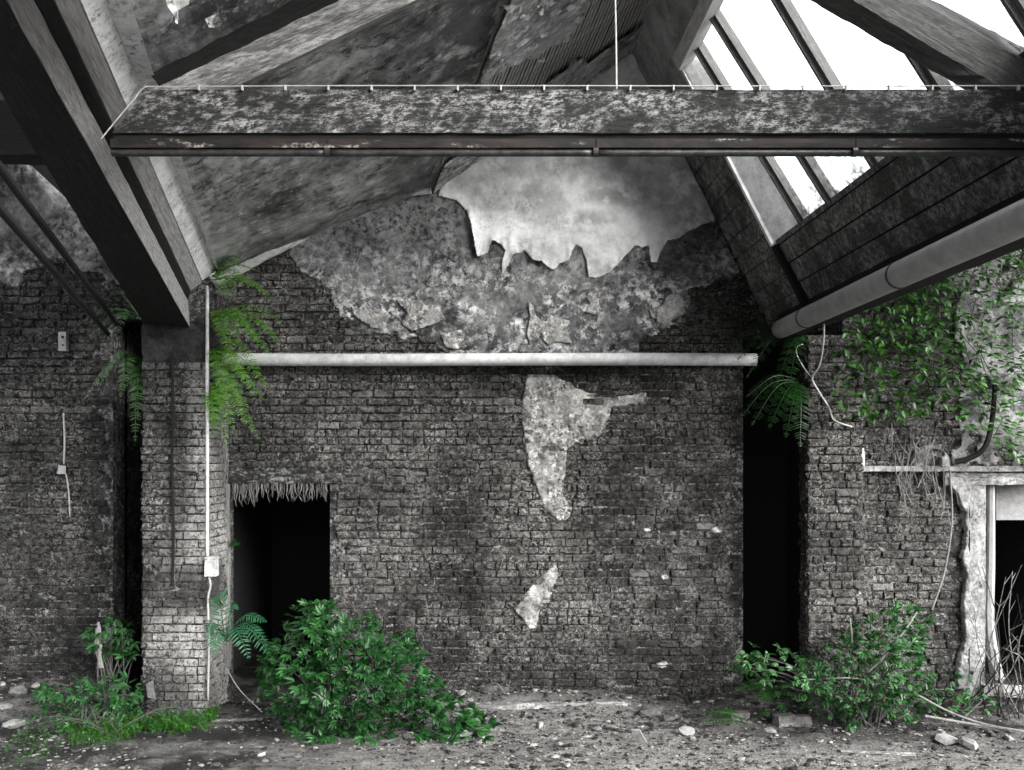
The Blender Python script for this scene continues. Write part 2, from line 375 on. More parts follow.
def keep_back(u, z, a, b):
    if z > top_z(u)+.02: return False
    if a < DX1 and b > DX0 and z < WZ(470): return False
    if b > NX0 and z < NZ: return False
    if polysd(np.array([u]), np.array([z]), PL)[0] > .12: return False
    return True
mb = MB(); brick_course(mb, (1, 0, 0), (0, 1, 0), (0, D, 0), -2.72, 3.5, -.1, 6.9, keep_back, seed=1)
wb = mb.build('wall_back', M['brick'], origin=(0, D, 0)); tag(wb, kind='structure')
mb = MB()
wall_slab(mb, [(-3.3, DX0, -.3, 3.4), (DX1, NX0, -.3, 4.0), (DX0, DX1, DZ, 4.0), (NX0, 3.6, NZ, 4.0)], D, D+.12)
# gable top as a polygon prism
gp = [(-3.3, 3.4), (-3.3, 4.3), (-.6, 5.45), (1.6, 6.9), (2.6, 4.8), (3.3, 4.0), (DX0, 4.0), (DX0, 3.4)]
mb.add([(x, D, z) for x, z in gp]+[(x, D+.35, z) for x, z in gp], [list(range(8)), list(range(8, 16))[::-1]]+[[i, (i+1) % 8, 8+(i+1) % 8, 8+i] for i in range(8)])
mb.build('mortar_bed', M['mortar'], wb)

def plaster_layer(name, mat, poly, res, thick, parent, nz=.03, edge=.012, curl=0, curlw=.04, seed=0, rough=.006, roughs=8, base=.0, holes=0, wash=0):
    px = np.array(poly); x0, z0 = px.min(0)-.05; x1, z1 = px.max(0)+.05
    X, Z = np.meshgrid(np.arange(x0, x1, res), np.arange(z0, z1, res))
    sd = polysd(X, Z, poly)+(fbm(X*9, Z*9, seed, 4)-.5)*nz*2+(fbm(X*40, Z*40, seed+5, 2)-.5)*nz*.5
    if holes: sd = np.minimum(sd, (holes-fbm(X*3.2, Z*3.2, seed+31, 5))*.9+.02)
    h = base+thick*sstep(-.002, edge, sd)+(fbm(X*roughs, Z*roughs, seed+9, 5)-.5)*rough*2
    h += (fbm(X*roughs*5, Z*roughs*5, seed+10, 3)-.5)*rough*.8
    if curl: h += curl*np.exp(-np.clip(sd, 0, 9)/curlw)*sstep(.35, .6, fbm(X*6, Z*1.5, seed+40, 3))
    mask = (sd > 0) & (Z < top_z(X)+.03)
    pos = np.stack([X, D-h, Z], -1)
    return grid_mesh(name, mat, pos, mask, parent)
plaster_layer('plaster_render', M['plaster'], PL, .012, .028, wb, nz=.07, seed=3, rough=.010, roughs=5)
WP = [(100, 220), (110, 192), (160, 203), (190, 232), (205, 285), (212, 335), (222, 365), (250, 355), (262, 320), (285, 326), (298, 345), (288, 380), (290, 412), (300, 400), (310, 388), (322, 360), (355, 345), (375, 375), (400, 380), (435, 402), (452, 383), (478, 375), (490, 345), (500, 330), (515, 337), (530, 380), (535, 420), (555, 422), (590, 410), (605, 395), (630, 370), (665, 335), (688, 338), (705, 332), (710, 382), (728, 382), (735, 350), (760, 315), (790, 312), (815, 290), (850, 280), (885, 268), (905, 235), (830, 90), (700, -200), (560, -240), (350, -160), (200, 20), (120, 150)]
WP = [(WX(400+.3516*a), WZ(130+.3516*b)) for a, b in WP]
plaster_layer('white_plaster_coat', M['white_plaster'], WP, .008, .012, wb, nz=.010, edge=.004, curl=.06, curlw=.05, seed=21, rough=.004, roughs=2, base=.030)
lp = [(110, 90), (120, 190), (130, 260), (155, 330), (180, 385), (215, 415), (240, 410), (255, 380), (232, 360), (235, 300), (240, 220), (270, 200), (330, 180), (355, 140), (362, 102), (455, 95), (455, 65), (400, 70), (340, 75), (300, 60), (200, 15), (130, 10)]
plaster_layer('plaster_patch', M['patch'], [(WX(480+.3636*a), WZ(370+.3636*b)) for a, b in lp], .009, .03, wb, nz=.03, seed=33, rough=.014, roughs=12)
lp = [(205, 535), (215, 545), (205, 590), (190, 630), (160, 680), (155, 715), (130, 710), (120, 690), (100, 670), (90, 655), (120, 620), (160, 570)]
plaster_layer('plaster_patch', M['patch'], [(WX(480+.3636*a), WZ(370+.3636*b)) for a, b in lp], .009, .03, wb, nz=.03, seed=43, rough=.014, roughs=12)
flk = [[(590, 288), (600, 290), (598, 302), (601, 312), (594, 316), (584, 313), (590, 304), (586, 298)],
       [(527, 300), (533, 306), (537, 318), (545, 322), (548, 314), (556, 318), (570, 322), (566, 330), (572, 344), (556, 342), (548, 346), (540, 336), (530, 346), (526, 334), (530, 318)],
       [(646, 308), (662, 306), (668, 296), (680, 294), (684, 302), (686, 314), (672, 320), (662, 330), (652, 326), (650, 316)],
       [(352, 306), (366, 312), (380, 308), (392, 316), (384, 330), (372, 328), (362, 322), (354, 316)],
       [(398, 302), (420, 300), (440, 308), (446, 320), (430, 326), (412, 332), (402, 324), (408, 314)],
       [(440, 334), (462, 330), (470, 340), (458, 350), (446, 348)]]
for i, pl in enumerate(flk):
    plaster_layer('plaster_flake', M['patch'], [(WX(a), WZ(b)) for a, b in pl], .007, .014, wb, nz=.012, edge=.004, curl=.015, seed=60+i, rough=.004, base=.036)
# patches of paler single render left on the bricks
for i, (a, b, r) in enumerate([(497, 546, 4), (647, 530, 4), (662, 664, 5), (665, 577, 3.5), (716, 530, 5)]):
    pl = [(WX(a+r*math.cos(t)*1.2), WZ(b+r*.8*math.sin(t))) for t in np.linspace(0, 6.28, 9)[:-1]]
    plaster_layer('plaster_dab', M['patch'], pl, .006, .022, wb, nz=.03, seed=90+i)

# left bay back wall with a shallow recess beside the pillar
LX0 = -5.6; LN0, LN1, LNZ = -3.74, -3.0, WZ(318)
PLL = [(WX(a), WZ(b)) for a, b in [(-60, 290), (0, 284), (20, 286), (28, 272), (60, 262), (75, 276), (100, 272), (118, 284), (150, 278), (170, 60), (-60, 60)]]
def keep_left(u, z, a, b):
    if b > LN0 and z < LNZ: return False
    return polysd(np.array([u]), np.array([z]), PLL)[0] < .1
mb = MB(); brick_course(mb, (1, 0, 0), (0, 1, 0), (0, D, 0), LX0, -2.9, -.1, 4.6, keep_left, seed=2)
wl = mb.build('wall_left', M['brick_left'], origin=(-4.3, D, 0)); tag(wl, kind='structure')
mb = MB(); wall_slab(mb, [(LX0, LN0, -.3, 6.8), (LN0, -3.3, LNZ, 6.8)], D, D+.35); mb.box(LN0-.1, -3.0, D+.9, D+1.0, -.3, LNZ+.1); mb.box(LN0-.1, LN0, D+.3, D+1, -.3, LNZ+.1); mb.box(LN0-.1, -3.0, D+.3, D+1, LNZ, LNZ+.1); mb.box(-3.3, -3.2, D+.35, D+1, -.3, LNZ+.1)
mb.build('mortar_bed', M['mortar'], wl)
pos_t = top_z
def tl(x): return x*0+8
top_z = tl
plaster_layer('plaster_render', M['plaster'], PLL, .014, .028, wl, nz=.06, seed=13, rough=.012, roughs=5)
top_z = pos_t

# the two brick piers carrying the valley beams
def pier(name, x0, x1, yf, yb, ztop, mat, label, seed):
    t = thing(name, ((x0+x1)/2, (yf+yb)/2, 0), label, 'brick pillar')
    mb = MB(); kp = lambda *a: True
    brick_course(mb, (1, 0, 0), (0, 1, 0), (0, yf, 0), x0, x1, -.05, ztop, kp, seed=seed)
    brick_course(mb, (0, 1, 0), (-1, 0, 0), (x1, 0, 0), yf, yb, -.05, ztop, kp, seed=seed+1)
    brick_course(mb, (0, 1, 0), (1, 0, 0), (x0, 0, 0), yf, yb, -.05, ztop, kp, seed=seed+2)
    mb.build('brickwork', mat, t)
    MB().box(x0+.004, x1-.004, yf+.004, yb, -.1, ztop).build('mortar_core', M['mortar'], t)
    return t
PX0, PX1 = WX(143, 8.3), WX(205, 8.3)
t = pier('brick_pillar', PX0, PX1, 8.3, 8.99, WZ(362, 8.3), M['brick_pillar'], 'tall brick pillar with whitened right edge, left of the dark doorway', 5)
b = MB().beam([(PX0-.01, 8.29, WZ(362, 8.3)), (PX1+.01, 8.29, WZ(362, 8.3)), (PX1+.01, 8.98, WZ(362, 8.3)), (PX0-.01, 8.98, WZ(362, 8.3))], [(PX0-.01, 8.27, WZ(324, 8.3)), (PX1, 8.27, WZ(324, 8.3)), (PX1, 8.98, WZ(324, 8.3)), (PX0-.01, 8.98, WZ(324, 8.3))], 8, 4, .012)
b.build('concrete_padstone', mat_plaster('sooty_concrete', .012, .06, .2, .3, 9, .6, 1.0), t)
b = MB().beam([(PX1-.14, 8.30, WZ(324, 8.3)), (PX1, 8.30, WZ(324, 8.3)), (PX1, 8.95, WZ(324, 8.3)), (PX1-.14, 8.95, WZ(324, 8.3))], [(PX1-.14, 8.30, WZ(288, 8.3)), (PX1+.02, 8.30, WZ(288, 8.3)), (PX1+.02, 8.95, WZ(288, 8.3)), (PX1-.14, 8.95, WZ(288, 8.3))], 6, 3, .008)
b.build('bearing_block', M['mortar'], t)
QX0, QX1 = WX(808, 8.4), WX(862, 8.4)
pier('brick_pillar', QX0, QX1, 8.4, 8.6, 3.565, M['brick_right'], 'dark brick pillar under the pipe end, right of the black recess', 8)

# right bay wall with doorway
RY = 8.6; RD0, RDZ = WX(967, RY), WZ(472, RY)
PLR = [(WX(a, RY), WZ(b, RY)) for a, b in [(948, 466), (958, 440), (955, 400), (965, 360), (950, 330), (955, 300), (930, 270), (940, 200), (1140, 200), (1140, 466)]]
def keep_right(u, z, a, b):
    if b > RD0 and z < RDZ: return False
    return polysd(np.array([u]), np.array([z]), PLR)[0] < .1
mb = MB(); brick_course(mb, (1, 0, 0), (0, 1, 0), (0, RY, 0), QX1-.05, 5.9, -.1, 4.55, keep_right, seed=12)
wr = mb.build('wall_right', M['brick_right'], origin=(4.6, RY, 0)); tag(wr, kind='structure')
mb = MB(); wall_slab(mb, [(QX1-.1, RD0, -.3, RDZ), (QX1-.1, 6.2, RDZ, 4.6), (6.0, 6.2, -.3, RDZ)], RY, RY+.3); mb.build('mortar_bed', M['mortar'], wr)
D_, top_z = D, tl
D = RY
plaster_layer('plaster_render', M['old_white'], PLR, .014, .03, wr, nz=.06, seed=17, rough=.03, roughs=7, holes=.62)
D = D_; top_z = pos_t

# hollow dark spaces behind the openings
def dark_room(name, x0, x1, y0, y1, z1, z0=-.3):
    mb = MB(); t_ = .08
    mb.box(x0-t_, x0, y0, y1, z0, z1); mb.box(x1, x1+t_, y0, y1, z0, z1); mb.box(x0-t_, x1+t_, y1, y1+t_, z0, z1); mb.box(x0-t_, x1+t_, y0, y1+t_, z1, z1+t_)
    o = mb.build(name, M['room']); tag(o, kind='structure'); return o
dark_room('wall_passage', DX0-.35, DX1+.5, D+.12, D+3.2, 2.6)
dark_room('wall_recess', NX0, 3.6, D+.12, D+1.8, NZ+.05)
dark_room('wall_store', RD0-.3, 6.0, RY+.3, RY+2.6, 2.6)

# ------------------------------------------------------------------ ground
fx = np.linspace(-7, 7, 330); fy = np.concatenate([np.linspace(2.0, 6.4, 30)[:-1], np.linspace(6.4, 9.35, 190), np.linspace(9.4, 12.6, 12)])
X, Y = np.meshgrid(fx, fy)
def ground_h(x, y):
    h = (fbm(x*1.1, y*1.6, 2, 3)-.5)*.10+(fbm(x*6, y*9, 4, 4)-.5)*.05+(fbm(x*22, y*26, 6, 2)-.5)*.022
    h = h+.22*sstep(-3.3, -4.6, x)*sstep(8.0, 8.9, y)            # rubble bank on the left
    h = h+.10*sstep(8.45, 8.75, y)*sstep(-.9, -.2, x)*sstep(1.9, 1.0, x)
    h = h+.13*sstep(8.0, 8.7, y)*sstep(2.0, 2.6, x)
    return h
Z = ground_h(X, Y)
fl = grid_mesh('floor', M['ground'], np.stack([X, Y, Z], -1), np.ones(X.shape, bool), origin=(0, 7, 0)); tag(fl, kind='structure')

# ------------------------------------------------------------------ ceilings
ny, nx = 120, 170; ys = np.linspace(2.6, 9.05, ny); ts = np.linspace(0, 1, nx); pos = np.zeros((ny, nx, 3))
for i, y in enumerate(ys):
    b = PUR(y); a = E['trim'](min(y, 8.28))+np.array([-.05, 0, .02])
    if y > 8.28: a = a*(9.05-y)/.77+P(212, 276, 9.05)*(y-8.28)/.77
    pos[i] = a+(b-a)*ts[:, None]
nrm = np.array([-.35, 0, .93]); T_, Y_ = np.meshgrid(ts*3, ys)
pos += nrm*((fbm(T_*2, Y_*2, 71, 5)-.5)*.05+(fbm(T_*9, Y_*9, 72, 4)-.5)*.018)[..., None]
ce = grid_mesh('ceiling', M['ceil'], pos, np.ones((ny, nx), bool), origin=(-1, 6, 4)); tag(ce, kind='structure')
cor = MB(); pth = smoothpath([(WX(212), D-.05, WZ(276)+.0), (WX(300), D-.05, WZ(233)), (WX(364), D-.05, WZ(200)), (WX(432), D-.05, WZ(190))], 60)
pth += np.stack([np.zeros(60), np.zeros(60), (fbm(np.arange(60)*.35, np.zeros(60), 5)-.5)*.03], -1)
cor.tube(pth, np.linspace(.13, .05, 60)*(1+.25*(fbm(np.arange(60)*.5, np.ones(60), 8)-.5)), 12); cor.build('plaster_cornice', mat_plaster('pale_cornice_plaster', .55, .88, .8, 0, 3, .7, .6), ce, smooth=True)
CEP = pos.copy()
def ceil_depth(px, py):
    a = CX+CEP[..., 0]/CEP[..., 1]*F-px; b = CY-(CEP[..., 2]-H)/CEP[..., 1]*F-py; return CEP[..., 1].ravel()[np.argmin((a*a+b*b).ravel())]
# plaster flakes curling off the left ceiling
def flake_on(parent, mat, pts, d, off=.02, curl=.03, name='plaster_flake'):
    pts3 = np.array([P(a, b, d) for a, b in pts]); c = pts3.mean(0)
    m_ = MB(); v = [c+np.array([0, -.02, -.01])]+[p+np.array([0, -off-curl*RNG.random(), -curl*RNG.random()]) for p in pts3]
    n = len(pts); v2 = [p+np.array([0, .006, .004]) for p in v]
    f = [[0, 1+i, 1+(i+1) % n] for i in range(n)]+[[n+1, n+2+(i+1) % n, n+2+i] for i in range(n)]+[[1+i, n+2+i, n+2+(i+1) % n, 1+(i+1) % n] for i in range(n)]
    return m_.add(v+v2, f).build(name, mat, parent)
flake_on(ce, M['white_paint'], [(166, -6), (192, -6), (190, 6), (181, 12), (180, 24), (178, 25), (177, 14), (171, 8)], ceil_depth(181, 8)-.12)
flake_on(ce, M['white_paint'], [(208, 20), (219, 18), (217, 28), (211, 27)], ceil_depth(213, 23)-.12)
flake_on(ce, M['white_paint'], [(170, 18), (176, 20), (174, 25), (169, 22)], ceil_depth(172, 21)-.12)

# lath ceiling between the purlin and the right slope
mb = MB(); nl = 46
for i in range(nl):
    t0 = (i+.12)/nl; t1 = (i+.66)/nl; br = RNG.uniform(0, .012); rings = []
    for y in np.linspace(2.8, 9.0, 22):
        a = PUR(y); b = CR(y); wv = (vnoise(y*2.2, i*3.1, 5)-.5)*.004; dn = np.array([.3, 0, -.5])*.012
        sag = np.array([0, 0, -1])*(br*vnoise(y*1.3, i*7., 8))
        p0 = a+(b-a)*(t0+wv)+sag; p1 = a+(b-a)*(t1+wv)+sag; rings.append([p0, p1, p1+dn, p0+dn])
    mb.loft(rings)
lc = mb.build('ceiling', M['lath'], origin=(1, 6, 5)); tag(lc, kind='structure')
mb = MB(); back = [PUR(2.8), PUR(9.1), CR(9.1), CR(2.8)]; up = np.array([-.03, 0, .05])
mb.add([p+up for p in back]+[p+up*2.2 for p in back], [[0, 1, 2, 3], [7, 6, 5, 4], [0, 4, 5, 1], [1, 5, 6, 2], [2, 6, 7, 3], [3, 7, 4, 0]]); mb.build('roof_deck', M['black'], lc)
ny, nx = 330, 300; ys = np.linspace(4.3, 9.02, ny); ts = np.linspace(0, 1, nx); T_, Y_ = np.meshgrid(ts, ys); pos = np.zeros((ny, nx, 3))
for i, y in enumerate(ys): a = PUR(y); b = CR(y); pos[i] = a+(b-a)*ts[:, None]
# plaster still hanging: along the purlin in the front, along the crease, and by the gable
px_ = CX+pos[..., 0]/pos[..., 1]*F; py_ = CY-(pos[..., 2]-H)/pos[..., 1]*F
hang = [[(470, 92), (498, -20), (600, -25), (578, 22), (555, 42), (530, 52), (500, 62), (484, 88)], [(540, 90), (552, 68), (575, 56), (590, 60), (580, 90)], [(575, 95), (612, 72), (640, 50), (662, -5), (690, -30), (760, -30), (700, 60), (640, 95)]]
sd = np.max([polysd(px_, py_, h_)/100 for h_ in hang], axis=0)+(fbm(T_*22, Y_*8, 81, 4)-.5)*.16
sd = np.where(Y_ > 8.3, .1, sd)
h = .030+.02*sstep(0, .03, sd)+(fbm(T_*18, Y_*7, 83, 4)-.5)*.03+.03*np.exp(-np.clip(sd, 0, 9)/.03)*(fbm(T_*30, Y_*6, 84, 2))
pos = pos+np.array([.5, 0, -.86])*h[..., None]
grid_mesh('hanging_plaster', mat_plaster('hanging_ceiling_plaster', .12, .55, .95, .8, 2.2, .8, .9, .0, (.5, .56)), pos, sd > 0, lc, smooth=False)
for k in range(26):
    a, b = [(random.uniform(495, 590), random.uniform(0, 60)), (random.uniform(540, 556), random.uniform(-5, 15))][k % 3 == 0]
    if b > 92-.85*(a-480)+20: continue
    s = random.uniform(2.5, 7); pts = [(a+s*math.cos(t)*random.uniform(.6, 1.3), b+s*math.sin(t)*random.uniform(.5, 1.1)) for t in np.linspace(0, 5.3, 6)]
    d = 5.6 if a < 545 else 5.3
    # depth on the lath plane
    r = P(a, b, 1)-np.array([0, 0, H]); dd = nM.dot(A0-np.array([0, 0, H]))/nM.dot(r)
    flake_on(lc, M['white_paint'], pts, dd-.14, .0, .03)

# purlin
pu = MB(); q = np.array([[-.05, 0, -.02], [.06, 0, .02], [.04, 0, .16], [-.08, 0, .14]])
a, b = PUR(9.0), PUR(2.8); pu.beam(a+q, b+q, 30, 3, .006)
o = pu.build('roof_purlin', M['strut']); tag(o, 'dark slanting timber purlin between the plaster ceiling and bare laths', 'roof beam')

# ------------------------------------------------------------------ right slope: boards and skylight
def boards_region(mb, y0, y1, z0, z1, w_=.125, gap=.004, th=.025, seed=0, cross=True):
    """boards on the right slope running along y, stacked up the slope"""
    rg = np.random.default_rng(seed); z = z0; i = 0
    while z < z1-.01:
        zz = min(z+w_*rg.uniform(.9, 1.1), z1); o_ = rg.uniform(0, .006)
        n = 14; rings = []
        for y in np.linspace(y0, y1, n):
            e = rg.normal(0, .0012)
            rings.append([RP(y, z+gap, o_+e), RP(y, zz-gap, o_+e), RP(y, zz-gap, th+o_), RP(y, z+gap, th+o_)])
        mb.loft(rings); z = zz
GY, GZ0, GZ1, GN = 7.62, 1.94, 3.50, 2.4
mb = MB(); boards_region(mb, 7.95, 9.05, 1.35, 3.6, .17, seed=3); boards_region(mb, GN, 7.90, 1.22, GZ0, .155, .006, seed=4)
rb = mb.build('ceiling', M['boards'], origin=(2.5, 6, 4)); tag(rb, kind='structure')
mb = MB(); mb.loft([[RP(y, 1.2, .03), RP(y, GZ0-.02, .03), RP(y, GZ0-.02, .06), RP(y, 1.2, .06)] for y in (GN, 9.1)]); mb.loft([[RP(y, 1.2, .03), RP(y, 4.7, .03), RP(y, 4.7, .06), RP(y, 1.2, .06)] for y in (7.9, 9.1)])
mb.build('roof_deck', M['darkwood'], rb)
# upper band of plaster above the glass up to the crease
ny, nx = 160, 60; pos = np.zeros((ny, nx, 3)); ys = np.linspace(2.6, 9.03, ny)
for i, y in enumerate(ys):
    lo_ = GZ1+.02 if y < 7.97 else 3.12; a = RP(y, lo_); b = CR(y)
    pos[i] = a+(b-a)*np.linspace(0, 1, nx)[:, None]
T_, Y_ = np.meshgrid(np.linspace(0, 1, nx), ys); pos += np.array([-.894, 0, -.447])*(.022+(fbm(T_*5, Y_*5, 91, 4)-.5)*.03)[..., None]
grid_mesh('plaster_band', mat_plaster('smooth_ceiling_plaster', .16, .36, .5, .2, 1.8, .4, .4), pos, np.ones((ny, nx), bool), rb)
b = MB().loft([[CR(y)+np.array([.0, 0, .05]), RP(y, GZ1+.02, .04), RP(y, GZ1+.02, .1), CR(y)+np.array([.05, 0, .12])] for y in (2.6, 9.1)]); b.build('roof_deck', M['darkwood'], rb)

w1 = thing('window_1', RP(5.3, GZ0), None, None); tag(w1, kind='structure')
fm = mat_wood('window_frame_wood', .05, .16, .4, .5, True, .6, .4); wf = mat_plaster('white_sill_paint', .6, .9, .9, 0, 6, .3, .3)
mb = MB(); q = lambda y0, y1, za, zb, i0, i1: mb.beam([RP(y1, za, i0), RP(y1, zb, i0), RP(y1, zb, i1), RP(y1, za, i1)], [RP(y0, za, i0), RP(y0, zb, i0), RP(y0, zb, i1), RP(y0, za, i1)], 10, 2, .002)
q(GN, 7.95, GZ1-.02, GZ1+.09, -.07, .06); mb.build('window_frame', mat_wood('pale_frame_wood', .3, .6, .8, .5, True, .6, .4), w1)
mb = MB(); mb.beam([RP(7.94, GZ0-.03, -.02), RP(7.94, GZ1+.02, -.02), RP(7.98, GZ1+.02, .12), RP(7.98, GZ0-.03, .12)], [RP(7.66, GZ0-.03, .16), RP(7.80, GZ1+.02, .16), RP(7.80, GZ1+.02, .26), RP(7.66, GZ0-.03, .26)], 3, 8, .003)
mb.build('window_reveal', wf, w1)
mb = MB(); mb.beam([RP(7.97, GZ0-.03, -.035), RP(8.0, GZ1+.02, -.035), RP(8.0, GZ1+.02, .03), RP(7.97, GZ0-.03, .03)], [RP(7.92, GZ0-.03, -.035), RP(7.95, GZ1+.02, -.035), RP(7.95, GZ1+.02, .03), RP(7.92, GZ0-.03, .03)], 2, 8, .002)
mb.build('window_sill', wf, w1)
bars = [(7.64, 7.30), (7.10, 6.72), (6.17, 5.92), (5.30, 4.98), (4.43, 4.18), (3.5, 3.3), (2.6, 2.42)]
for yt, yb in bars:
    mb = MB(); hw = .046
    for (h_, i0, i1) in ((hw, .03, .09), (.012, .0, .04)):
        rings = []
        for s in np.linspace(0, 1, 14):
            y = yb+(yt-yb)*s; z = GZ0-.04+(GZ1-GZ0+.06)*s
            rings.append([RP(y-h_, z, i0), RP(y+h_, z, i0), RP(y+h_, z, i1), RP(y-h_, z, i1)])
        mb.loft(rings)
    mb.build('glazing_bar', fm, w1)
for k in range(len(bars)-1):
    (t0, b0), (t1, b1) = bars[k], bars[k+1]
    v = [RP(b0, GZ0-.03, .060), RP(t0, GZ1, .060), RP(t1, GZ1, .060), RP(b1, GZ0-.03, .060)]; v += [p+np.array([.0036, 0, .0018]) for p in v]
    MB().add(v, [[0, 1, 2, 3], [7, 6, 5, 4], [0, 4, 5, 1], [1, 5, 6, 2], [2, 6, 7, 3], [3, 7, 4, 0]]).build('pane', M['glass'], w1)
# post against the boards where the glass ends
mb = MB(); mb.beam([RP(7.80, 1.15, -.05), RP(7.90, 1.15, -.05), RP(7.90, 1.15, .01), RP(7.80, 1.15, .01)], [RP(7.86, GZ0-.04, -.04), RP(7.94, GZ0-.04, -.04), RP(7.94, GZ0-.04, .01), RP(7.86, GZ0-.04, .01)], 8, 2, .003)
mb.build('cover_batten', M['darkwood'], rb)

mb = MB(); mb.box(-7.5, 1.9, -5.0, 2.5, 6.3, 6.4); mb.box(-3.4, .6, 2.3, 2.7, 5.2, 6.4); o = mb.build('ceiling', M['darkwood']); tag(o, kind='structure')  # unseen roof slab over the camera, added to block the front sky
# left-bay ceiling and the roof covering that shuts out the sky above the valley beam
mb = MB(); a0, a1 = E['sofl'](8.9)+np.array([.1, 0, .5]), E['sofl'](2.8)+np.array([.1, 0, .5])
mb.add([a0, a1, a1+np.array([-3.4, 0, 3.0]), a0+np.array([-3.2, 0, 3.0])]+[p+np.array([0, 0, .06]) for p in (a0, a1, a1+np.array([-3.4, 0, 3.0]), a0+np.array([-3.2, 0, 3.0]))], [[0, 1, 2, 3], [7, 6, 5, 4], [0, 4, 5, 1], [1, 5, 6, 2], [2, 6, 7, 3], [3, 7, 4, 0]])
o = mb.build('ceiling', M['darkwood']); tag(o, kind='structure')

mb = MB(); q4 = [np.array([2.98, 9.0, H+1.5]), np.array([2.98, 2.4, H+1.5]), np.array([7.2, 2.4, H+3.6]), np.array([7.2, 9.0, H+3.6])]  # unseen right-bay roof, added to keep the right wall in shade
mb.add(q4+[p+np.array([0, 0, .06]) for p in q4], [[0, 1, 2, 3], [7, 6, 5, 4], [0, 4, 5, 1], [1, 5, 6, 2], [2, 6, 7, 3], [3, 7, 4, 0]])
o = mb.build('ceiling', M['ceil']); tag(o, kind='structure')  # the added unseen right-bay roof

# ------------------------------------------------------------------ valley beams
def rings4(keys, offs, y0, y1, n):
    R = []
    for y in np.linspace(y0, y1, n):
        R.append([E[k](y)+np.array(o_) for k, o_ in zip(keys, offs)])
    return R
vb = thing('valley_beam', E['sofr'](FARD), 'huge box beam slanting down from top left onto the brick pillar, with white side planks', 'roof beam')
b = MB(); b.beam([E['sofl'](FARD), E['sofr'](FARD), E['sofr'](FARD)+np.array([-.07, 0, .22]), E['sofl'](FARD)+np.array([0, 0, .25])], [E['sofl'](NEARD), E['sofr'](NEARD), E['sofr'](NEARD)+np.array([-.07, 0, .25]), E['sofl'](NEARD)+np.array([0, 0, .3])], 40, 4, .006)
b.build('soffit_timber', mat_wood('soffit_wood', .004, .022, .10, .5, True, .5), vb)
def face_plank(k0, k1, mat, nm, back, lift=0, y0=FARD, j=.003):
    m_ = MB(); bk = np.array(back); f4 = lambda y: np.array([E[k0](y)+(E[k1](y)-E[k0](y))*.02, E[k0](y)+(E[k1](y)-E[k0](y))*.97, E[k0](y)+(E[k1](y)-E[k0](y))*.97+bk, E[k0](y)+bk])
    m_.beam(f4(y0), f4(NEARD), 40, 3, j); return m_.build(nm, mat, vb)
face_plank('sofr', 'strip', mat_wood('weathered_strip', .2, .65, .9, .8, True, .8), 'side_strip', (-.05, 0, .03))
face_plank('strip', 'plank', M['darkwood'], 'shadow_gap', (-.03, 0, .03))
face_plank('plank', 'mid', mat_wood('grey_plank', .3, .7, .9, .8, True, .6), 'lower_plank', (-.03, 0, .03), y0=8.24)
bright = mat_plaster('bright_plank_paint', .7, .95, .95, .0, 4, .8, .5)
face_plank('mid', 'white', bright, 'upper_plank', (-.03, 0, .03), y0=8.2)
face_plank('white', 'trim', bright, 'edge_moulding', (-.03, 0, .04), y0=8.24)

# right valley: box soffit and the big pipe in front of it
b = MB(); b.beam([(2.67, 8.6, H+1.16), (2.93, 8.6, H+1.16), (2.93, 8.6, H+1.42), (2.80, 8.6, H+1.42)], [(2.67, 2.4, H+1.16), (2.93, 2.4, H+1.16), (2.93, 2.4, H+1.42), (2.80, 2.4, H+1.42)], 40, 3, .006)
o = b.build('valley_beam', M['darkwood']); tag(o, 'dark boxed valley beam running behind the big grey pipe at right', 'roof beam')
pf, pn = P(781, 329, 8.0), P(1018, 220.5, 4.2); dd_ = (pn-pf)/3.8; pnn = pn+dd_*1.8
pp = thing('drain_pipe', pf, 'big grey pipe running from the right edge down towards the dark corner', 'pipe')
MB().tube([pf+(pnn-pf)*t for t in np.linspace(0, 1, 30)], .082, 24).build('pipe_run', M['pipe'], pp, smooth=True)
for px__ in (806, 899):
    y = 8.0-(px__-781)/(1018-781)*3.8*(8.0/8.0); 
    # depth of that pixel along the pipe
    for yy in np.linspace(8, 3, 400):
        q_ = pf+dd_*(8-yy)
        if CX+q_[0]/q_[1]*F >= px__: break
    MB().tube([q_-dd_/np.linalg.norm(dd_)*.012, q_+dd_/np.linalg.norm(dd_)*.012], .0865, 24).build('pipe_joint', M['steel'], pp, smooth=True)

# long white pipe along the back wall
hp = thing('wall_pipe', (WX(495), 8.86, WZ(359, 8.86)), 'long white horizontal pipe across the middle of the back wall', 'pipe')
zc = WZ(359.5, 8.86)
MB().tube([(x, 8.86, zc+.004*math.sin(x*1.3)) for x in np.linspace(WX(214, 8.86), WX(756, 8.86), 40)], .062, 20).build('pipe_run', M['whitepipe'], hp, smooth=True)
for px__ in (240, 500, 728):
    x = WX(px__, 8.86); MB().box(x-.012, x+.012, 8.86, 9.0, zc-.066, zc-.052).build('pipe_bracket', M['steel'], hp)

